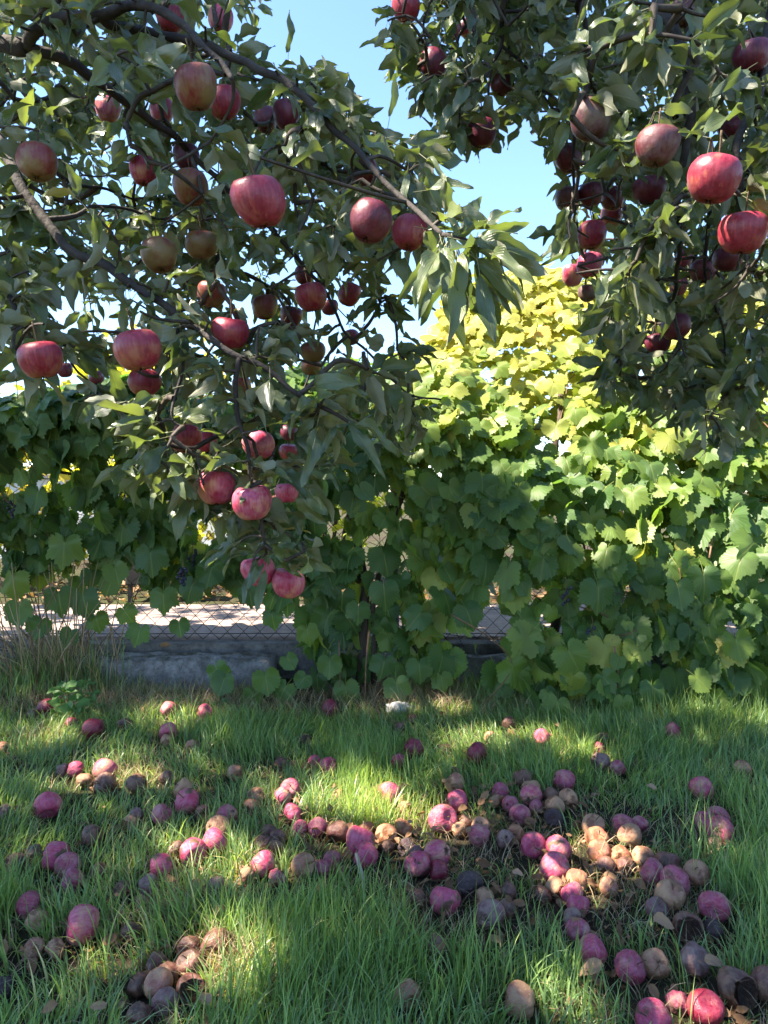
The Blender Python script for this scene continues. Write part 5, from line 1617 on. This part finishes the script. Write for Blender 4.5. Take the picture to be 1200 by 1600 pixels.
bunch(20, 785, 3.7, 9, 'sparse dark grapes in the shade at the left edge')
bunch(884, 918, 3.32, 9, 'loose dark grapes on a stalk right of centre', 0.0085)
bunch(925, 980, 3.34, 7, 'small dark grapes below the loose ones on the right')
bunch(690, 810, 3.5, 12, 'dark grapes deep in the shaded middle of the vine')
bunch(1062, 905, 3.35, 8, 'dark grapes hidden in leaves on the right side of the vine')

# yellow shrubs beyond the path on the left
def shrub(lab, c, r, n, ylo, yhi):
    root = thing('shrub', (c[0], c[1], 0.17), lab, 'shrub', 'yellowing shrubs behind the fence')
    V, T = join([tube(spline([(c[0] + a * .1, c[1], .15), (c[0] + a * .2, c[1], c[2] * .6), (c[0] + a * .5 * r[0], c[1] + b_ * .3, c[2] + .3)], 4), np.linspace(.03, .008, 9), 6) for a, b_ in ((-1, 0), (0, 1), (1, -1), (.5, .5))])
    child('stems', mesh_tri('stems', V, T), M['bark'], root)
    q = rnd_unit(n) * (RNG.random((n, 1)) ** 0.4) * np.array(r) + np.array(c)
    q = q[q[:, 2] > 0.25]
    m_ = len(q)
    V, T, L, I = scatter(GL_LO, q, frames(norm(rnd_unit(m_) + [0, 0, -.5]), norm(rnd_unit(m_) * .8 + [0, -.2, .7])), RNG.uniform(.05, .09, m_), RNG.uniform(ylo, yhi, m_))
    child('crown', mesh_tri('crown', V, T, {'lcoord': L, 'tint': I}), M['yellow_leaf'], root, kind='stuff')
shrub('yellow leafed shrub glimpsed behind the left tree and vine', (-2.1, 6.6, 1.35), (1.1, .7, 1.15), 900, .3, 1)
shrub('yellow-green shrub behind the middle of the left vine', (-0.55, 6.9, 1.2), (.8, .6, 1.0), 620, .1, .8)
shrub('low golden shrub behind the fence at the far left', (-3.6, 6.2, 1.1), (.9, .6, 1.0), 600, .3, 1)

# ------------------------------------------------------------------ grass
def blades(root_xy, length, width, lean_dir, lean, tint, z0=None, seg=4):
    n = len(root_xy)
    x, y = root_xy[:, 0], root_xy[:, 1]
    z = ground_h(x, y) - 0.004 if z0 is None else z0
    base = np.stack([x, y, z], 1)
    ld = np.stack([np.cos(lean_dir), np.sin(lean_dir), np.zeros(n)], 1)
    tw = RNG.uniform(0, math.pi, n)
    wd = np.stack([np.cos(tw), np.sin(tw), np.zeros(n)], 1)
    Vs, Ls = [], []
    th0 = lean * 0.35
    pos = base.copy()
    for k in range(seg + 1):
        t = k / seg
        w = width * (1 - t ** 1.8) * (0.75 + 0.5 * min(t * 3, 1) * (1 - t))
        if k < seg:
            Vs += [pos - wd * w[:, None] / 2, pos + wd * w[:, None] / 2]
            Ls += [t, t]
        else:
            Vs += [pos]; Ls += [1.0]
        th = th0 + lean * 1.5 * t ** 1.2
        pos = pos + (np.sin(th)[:, None] * ld + np.cos(th)[:, None] * np.array([0, 0, 1.0])) * (length / seg)[:, None]
        pos[:, 2] = np.maximum(pos[:, 2], base[:, 2] + 0.006 + 0.006 * t)
    V = np.stack(Vs, 1)
    nv = V.shape[1]
    tt = []
    for k in range(seg - 1):
        a = 2 * k
        tt += [(a, a + 1, a + 3), (a, a + 3, a + 2)]
    a = 2 * (seg - 1)
    tt.append((a, a + 1, a + 2))
    tt = np.array(tt)
    T = (tt[None] + (np.arange(n) * nv)[:, None, None]).reshape(-1, 3)
    L = np.zeros((n * nv, 3)); L[:, 0] = np.tile(np.array(Ls), n)
    return V.reshape(-1, 3), T, L, np.repeat(tint, nv)
def vnoise(x, y, sc, seed):
    r = np.random.default_rng(seed)
    g = r.random((64, 64))
    u, v = (x * sc) % 63, (y * sc) % 63
    i, j = u.astype(int), v.astype(int)
    fu, fv = u - i, v - j
    fu, fv = fu * fu * (3 - 2 * fu), fv * fv * (3 - 2 * fv)
    i2, j2 = (i + 1) % 64, (j + 1) % 64
    return (g[i, j] * (1 - fu) + g[i2, j] * fu) * (1 - fv) + (g[i, j2] * (1 - fu) + g[i2, j2] * fu) * fv
def lawn(n, half, yr, lmin, lmax, wmin, wmax, extra=None):
    y = RNG.uniform(yr[0], yr[1], n * 2)
    x = RNG.uniform(-1, 1, n * 2) * half
    m = np.abs(x) < 0.60 * y + 0.30
    x, y = x[m][:n], y[m][:n]
    dens = vnoise(x + 20, y + 20, 2.3, 1) * 0.65 + vnoise(x + 20, y + 20, 7.0, 2) * 0.35
    # thin, littered ground where the fruit lies thick and close to the kerb
    thin = np.zeros(len(x))
    for (px, py, w, *_), (ax, ay, r, s_) in zip(FALLEN, fp):
        q = (x - ax) ** 2 + (y - ay) ** 2
        thin += np.exp(-q / (2 * (0.085) ** 2)) * 0.10
    thin = np.minimum(thin, 0.30)
    thin += 0.55 * smooth(3.15, 3.5, y) * smooth(0.9, 0.3, x)
    keep = RNG.random(len(x)) < np.clip(0.22 + 1.35 * dens - thin, 0.08, 1)
    x, y, dens, thin = x[keep], y[keep], dens[keep], thin[keep]
    length = RNG.uniform(lmin, lmax, len(x)) * (0.55 + 0.85 * dens) * (1 - 0.35 * np.minimum(thin, 1))
    ok = np.ones(len(x), bool)
    for ax, ay, r, s_ in fp:
        dx, dy = x - ax, y - ay
        L = np.hypot(dx, dy)
        ok &= ~(L < r * 0.8)
        near = (np.abs(dx) < r * 1.0) & (dy < 0) & (dy > -0.10)
        ok &= ~(near & (RNG.random(len(x)) < 0.66))
        length = np.where(near, length * 0.70, length)
    x, y, length, dens = x[ok], y[ok], length[ok], dens[ok]
    n = len(x)
    ld = vnoise(x + 30, y + 30, 1.9, 5) * 9.0 + vnoise(x + 30, y + 30, 9.0, 6) * 3 + RNG.normal(0, 1.1, n)
    lean = np.abs(RNG.normal(0.60, 0.42, n)) + 0.35 * (1 - dens)
    tint = np.clip(0.25 + 0.30 * vnoise(x + 9, y + 9, 1.6, 8) + RNG.normal(0, 0.20, n) + (RNG.random(n) < 0.05) * 0.4, 0, 1)
    return np.stack([x, y], 1), length, RNG.uniform(wmin, wmax, n), ld, lean, tint
sets = [blades(*lawn(98000, 2.7, (0.95, 3.68), 0.042, 0.105, 0.0022, 0.0048)),
        blades(*lawn(13000, 2.7, (0.95, 3.68), 0.085, 0.145, 0.0032, 0.0058))]
# sparse continuation of the lawn behind and beside the camera
n = 26000
xy = np.stack([RNG.uniform(-4, 4, n), RNG.uniform(-1.5, 3.6, n)], 1)
m = (np.abs(xy[:, 0]) > 0.60 * xy[:, 1] + 0.28) | (xy[:, 1] < 0.95)
xy = xy[m]; n = len(xy)
sets.append(blades(xy, RNG.uniform(.05, .13, n), RNG.uniform(.003, .006, n), RNG.uniform(0, 6.28, n), np.abs(RNG.normal(.45, .3, n)), np.clip(RNG.normal(.4, .18, n), 0, 1)))
# taller unmown grass at the foot of the fence and in tufts
tuf = []
for (px, py, n_, sp_, h) in [(60, 1075, 420, .16, .26), (20, 1085, 300, .14, .22), (150, 1080, 200, .12, .16), (560, 1195, 500, .11, .16), (590, 1170, 260, .09, .14), (770, 1090, 260, .10, .20), (840, 1085, 200, .12, .18),
                             (980, 1105, 380, .2, .17), (1100, 1110, 420, .2, .18), (1180, 1120, 300, .16, .2), (1170, 1400, 420, .12, .22), (1190, 1320, 260, .1, .2), (1150, 1260, 220, .1, .18), (440, 1450, 420, .13, .17), (330, 1160, 260, .09, .17),
                             (520, 1480, 520, .16, .17), (470, 1560, 420, .13, .17), (30, 1400, 360, .10, .2), (20, 1450, 300, .1, .2), (690, 1560, 300, .12, .16), (840, 1230, 160, .06, .16), (545, 1225, 120, .035, .15), (1000, 1180, 300, .14, .15), (380, 1180, 200, .1, .15), (720, 1500, 320, .14, .17), (960, 1560, 240, .1, .16)]:
    c = G(px, py)
    tuf.append((np.stack([c[0] + RNG.normal(0, sp_, n_), np.minimum(c[1] + RNG.normal(0, sp_ * .8, n_), 3.69)], 1), RNG.uniform(h * .45, h * .95, n_)))
xy = np.concatenate([t[0] for t in tuf]); ln = np.concatenate([t[1] for t in tuf])
ok = np.ones(len(xy), bool)
for ax, ay, r, s_ in fp:
    dx, dy = xy[:, 0] - ax, xy[:, 1] - ay
    ok &= ~((np.abs(dx) < r * 1.1) & (dy < r) & (dy > -0.15) & (RNG.random(len(xy)) < 0.9))
xy, ln = xy[ok], ln[ok]; n = len(xy)
sets.append(blades(xy, ln, RNG.uniform(.0026, .0048, n), RNG.uniform(0, 6.28, n), np.abs(RNG.normal(.38, .24, n)), np.clip(RNG.normal(.42, .17, n), 0, .95), seg=5))
def stack(sets):
    Vs, Ts, Ls, Is, o = [], [], [], [], 0
    for V, T, L, I in sets:
        Vs.append(V); Ts.append(T + o); Ls.append(L); Is.append(I); o += len(V)
    return np.concatenate(Vs), np.concatenate(Ts), {'lcoord': np.concatenate(Ls), 'tint': np.concatenate(Is)}
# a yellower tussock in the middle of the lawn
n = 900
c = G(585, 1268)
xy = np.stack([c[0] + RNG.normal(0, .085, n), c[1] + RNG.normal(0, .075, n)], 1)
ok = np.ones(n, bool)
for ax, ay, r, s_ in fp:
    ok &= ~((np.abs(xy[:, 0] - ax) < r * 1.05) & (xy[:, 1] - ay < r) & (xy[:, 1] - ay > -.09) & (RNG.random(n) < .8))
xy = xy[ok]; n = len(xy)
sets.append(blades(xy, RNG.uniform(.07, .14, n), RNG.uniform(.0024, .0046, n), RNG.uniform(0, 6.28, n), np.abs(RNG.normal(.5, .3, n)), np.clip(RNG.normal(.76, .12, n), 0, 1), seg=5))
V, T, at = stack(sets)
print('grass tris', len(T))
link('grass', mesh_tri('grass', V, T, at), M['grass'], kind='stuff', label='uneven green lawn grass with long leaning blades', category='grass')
# dead straw thatch lying in the lawn
n = 15000
y = RNG.uniform(0.9, 3.68, n); x = RNG.uniform(-1, 1, n) * (0.6 * y + 0.3)
sets = [blades(np.stack([x, y], 1), RNG.uniform(.03, .10, n), RNG.uniform(.0015, .0032, n), RNG.uniform(0, 6.28, n), RNG.uniform(.9, 1.5, n), RNG.random(n))]
n = 5200
x = RNG.uniform(-1.9, 0.9, n); y = RNG.uniform(3.2, 3.68, n)
sets.append(blades(np.stack([x, y], 1), RNG.uniform(.05, .16, n), RNG.uniform(.0015, .003, n), RNG.uniform(0, 6.28, n), RNG.uniform(.6, 1.4, n), RNG.random(n)))
c = G(640, 1090); n = 900
sets.append(blades(np.stack([c[0] + RNG.normal(0, .13, n), np.minimum(c[1] + RNG.normal(0, .08, n), 3.68)], 1), RNG.uniform(.06, .17, n), RNG.uniform(.0012, .0024, n), RNG.uniform(0, 6.28, n), RNG.uniform(.2, 1.3, n), RNG.random(n)))
for (px, py, n, sd) in [(360, 1530, 260, .05), (590, 1275, 260, .08), (395, 1500, 260, .05), (215, 1230, 260, .06), (1010, 1430, 200, .10), (760, 1305, 140, .10), (80, 1155, 300, .07), (960, 1350, 100, .1), (640, 1440, 260, .08), (230, 1440, 260, .08)]:
    c = G(px, py)
    sets.append(blades(np.stack([c[0] + RNG.normal(0, sd, n), c[1] + RNG.normal(0, sd * .9, n)], 1), RNG.uniform(.04, .11, n), RNG.uniform(.0014, .0028, n), RNG.uniform(0, 6.28, n), RNG.uniform(.5, 1.4, n), RNG.random(n)))
V, T, at = stack(sets)
link('dry_grass', mesh_tri('dry_grass', V, T, at), M['straw'], kind='stuff', label='dead straw and thatch lying between the green blades', category='grass')

# tuft of dry standing stalks at the left end of the kerb
c = G(85, 1075)
tuft = thing('dry_grass_tuft', tuple(c), 'tall tuft of dry tan grass stalks by the kerb at the left', 'grass tuft')
for k in range(96):
    b0 = c + np.array([random.gauss(-.03, .13), random.gauss(0, .06), 0])
    h = random.uniform(.30, .72); a = random.gauss(-0.25, .38)
    q = np.array([math.sin(a) * h, random.uniform(-.12, .10), math.cos(a) * h])
    V, T = tube(spline([b0, b0 + q * .5 + [0, 0, .03], b0 + q - [0, 0, .03 * abs(a)]], 3), np.linspace(.0042, .0020, 7), 4)
    me = mesh_tri('stalk', V, T, {'tint': np.full(len(V), random.random()), 'lcoord': np.full((len(V), 3), .5)})
    child('stalk', me, M['straw'], tuft)
n = 520
V, T, L, I = blades(np.stack([c[0] + RNG.normal(.02, .11, n), np.minimum(c[1] + RNG.normal(0, .06, n), 3.69)], 1), RNG.uniform(.16, .42, n), RNG.uniform(.002, .0045, n), RNG.uniform(0, 6.28, n), np.abs(RNG.normal(.5, .3, n)), RNG.random(n), seg=6)
child('dry_blades', mesh_tri('dry_blades', V, T, {'lcoord': L, 'tint': I}), M['straw'], tuft, kind='stuff')
n = 420
V, T, L, I = blades(np.stack([c[0] + RNG.normal(.06, .13, n), np.minimum(c[1] + RNG.normal(-.02, .07, n), 3.69)], 1), RNG.uniform(.14, .38, n), RNG.uniform(.003, .005, n), RNG.uniform(0, 6.28, n), np.abs(RNG.normal(.55, .3, n)), RNG.uniform(0, .5, n), seg=6)
child('green_blades', mesh_tri('green_blades', V, T, {'lcoord': L, 'tint': I}), M['grass'], tuft, kind='stuff')

# ------------------------------------------------------------------ leafy weeds
WEED = [apple_leaf_template(300 + i, 7, 4, 0.34) for i in range(5)]
WM = template_meshes('leaf', WEED, M['weed_leaf'], [.2, .5, .8])
def weed(px, py, h, lab, levels):
    c = G(px, py)
    root = thing('weed', tuple(c), lab, 'weed', 'leafy weeds in front of the kerb')
    top = c + np.array([random.uniform(-.02, .02), random.uniform(-.02, .01), h])
    path = spline([c - [0, 0, .01], (c + top) / 2 + [.01, 0, 0], top], 4)
    V, T = tube(path, np.linspace(.003, .0016, len(path)), 5)
    child('stem', mesh_tri('stem', V, T), M['weed_leaf'], root)
    for k in range(levels):
        t = 0.3 + 0.7 * k / max(levels - 1, 1)
        p = path[int(t * (len(path) - 1))]
        for j in range(4):
            a = j * math.pi / 2 + k * .8 + random.uniform(-.3, .3)
            d = norm(np.array([math.cos(a), math.sin(a), 0.25 + .2 * k / levels]))
            R = frames(d[None], norm(np.array([[0.0, -.35, 1.0]]) + RNG.normal(size=(1, 3)) * .2))[0]
            place('leaf', WM[(j + k) % 5], root, p + d * .012, R, random.uniform(.045, .068))
weed(98, 1128, .16, 'leafy green weed by the dry stalks, tallest of three', 4)
weed(140, 1118, .13, 'leafy green weed with pointed leaves, right of three', 3)
weed(122, 1148, .10, 'low weed with broad drooping leaves, nearest of three', 2)

# ------------------------------------------------------------------ litter on the ground
DL = [apple_leaf_template(400 + i, 7, 4, 0.27) for i in range(5)]
DM = template_meshes('leaf', DL, M['dead_leaf'], [.15, .4, .65, .85, 1.0])
def dead_leaf(px, py, size, k, lab, z=0.05, up=1.0):
    p = G(px, py, z)
    o = bpy.data.objects.new('dead_leaf', DM[k % 5])
    COL.objects.link(o)
    a = random.uniform(0, 6.28)
    size *= 0.8
    R = frames(np.array([[math.cos(a), math.sin(a), random.uniform(-.2, .35)]]), np.array([[random.uniform(-.5, .5), -.7, up]]))[0]
    m4 = Matrix.Identity(4)
    for i in range(3):
        for j in range(3):
            m4[i][j] = R[i][j] * size
        m4[i][3] = p[i]
    o.matrix_world = m4
    o['label'] = lab; o['category'] = 'dead leaf'; o['group'] = 'dead leaves on the lawn'
for a in [(325, 1570, .055, 3, 'pale tan dead leaf beside the lower left rotten pile'), (167, 1570, .04, 4, 'pinkish dead leaf standing in grass at the bottom left'), (1025, 1233, .045, 4, 'whitish dead leaf in the right grass'),
          (1161, 1195, .04, 4, 'pale dead leaf beside the peach apple'), (800, 1360, .04, 4, 'pale curled leaf left of the sun-flecked apples'), (985, 1395, .05, 2, 'brown curled leaf left of the big right pile'),
          (1020, 1432, .06, 3, 'tan shredded leaf under the big right pile'), (1132, 1337, .04, 3, 'tan leaf below the right edge trio'), (352, 1420, .035, 2, 'brown dead leaf left of centre'), (1029, 1185, .03, 2, 'tiny brown leaf in the right grass'),
          (250, 1010, .07, 1, 'brown dead leaf on the footing under the fence'), (1100, 1500, .05, 3, 'light dead leaf right of the slate-grey apple'), (940, 1500, .07, 3, 'peeled tan skin-like leaf by the magenta cracked apple'),
          (90, 1565, .04, 2, 'brown leaf near the bottom left'), (420, 1380, .04, 2, 'brown leaf below the vivid pink-red apple'), (560, 1150, .04, 2, 'brown leaf at the back middle')]:
    z = 0.21 if 'footing' in a[4] else 0.055
    dead_leaf(*a, z=z)
# crumbs of dead leaf and skin between the fruit
n = 850
k = RNG.integers(0, len(fp), n)
q = np.stack([fp[k, 0] + RNG.normal(0, .08, n), fp[k, 1] + RNG.normal(0, .07, n), RNG.uniform(.006, .035, n)], 1)
V, T, L, I = scatter(DL, q, frames(norm(rnd_unit(n) * [1, 1, .4]), norm(rnd_unit(n) * .8 + [0, -.3, 1])), RNG.uniform(.014, .042, n), RNG.random(n) ** 1.5 * .8)
link('leaf_crumbs', mesh_tri('leaf_crumbs', V, T, {'lcoord': L, 'tint': I}), M['dead_leaf'], kind='stuff', label='brown crumbs of dead leaf scattered among the fallen fruit', category='leaf litter')
# leaf litter behind the fence
n = 420
q = np.stack([RNG.uniform(-3, 2.5, n), RNG.uniform(5.25, 6.6, n), RNG.uniform(.18, .26, n)], 1)
V, T, L, I = scatter(DL, q, frames(norm(rnd_unit(n) * [1, 1, .3]), norm(rnd_unit(n) * .5 + [0, -.2, 1])), RNG.uniform(.06, .11, n), RNG.random(n))
link('leaf_litter', mesh_tri('leaf_litter', V, T, {'lcoord': L, 'tint': I}), M['dead_leaf'], kind='stuff', label='brown leaf litter on the earth beyond the path', category='leaf litter')

a, c = G(556, 1352, .05), G(569, 1388, .02)
V, T = tube(spline([a + [0, .02, .02], (a + c) / 2 + [.004, 0, .004], c], 4), np.array([.004, .0042, .0045, .0055, .005, .0048, .0045, .0045, .004]) * 1.1, 7)
link('stick', mesh_tri('stick', V, T), M['stick'], label='short pale stick leaning in the grass near the centre', category='stick')
# crumpled white litter under the vine
c = G(625, 1108, .025)
V, T = [], []
nu, nv = 18, 12
for i in range(nv + 1):
    for j in range(nu):
        a, q = math.pi * i / nv, 2 * math.pi * j / nu
        d = Vector((math.sin(a) * math.cos(q), math.sin(a) * math.sin(q), math.cos(a)))
        k = 1 + 0.55 * noise.noise(d * 2.6) + 0.35 * abs(noise.noise(d * 6))
        V.append((c[0] + d.x * .055 * k, c[1] + d.y * .035 * k, max(c[2] + d.z * .026 * k, 0.001)))
for i in range(nv):
    for j in range(nu):
        k = (j + 1) % nu
        T += [(i * nu + j, (i + 1) * nu + j, (i + 1) * nu + k), (i * nu + j, (i + 1) * nu + k, i * nu + k)]
link('crumpled_paper', mesh_tri('crumpled_paper', np.array(V), np.array(T), smooth_=False), M['paper'], label='crumpled white litter at the foot of the vine trunk', category='litter')
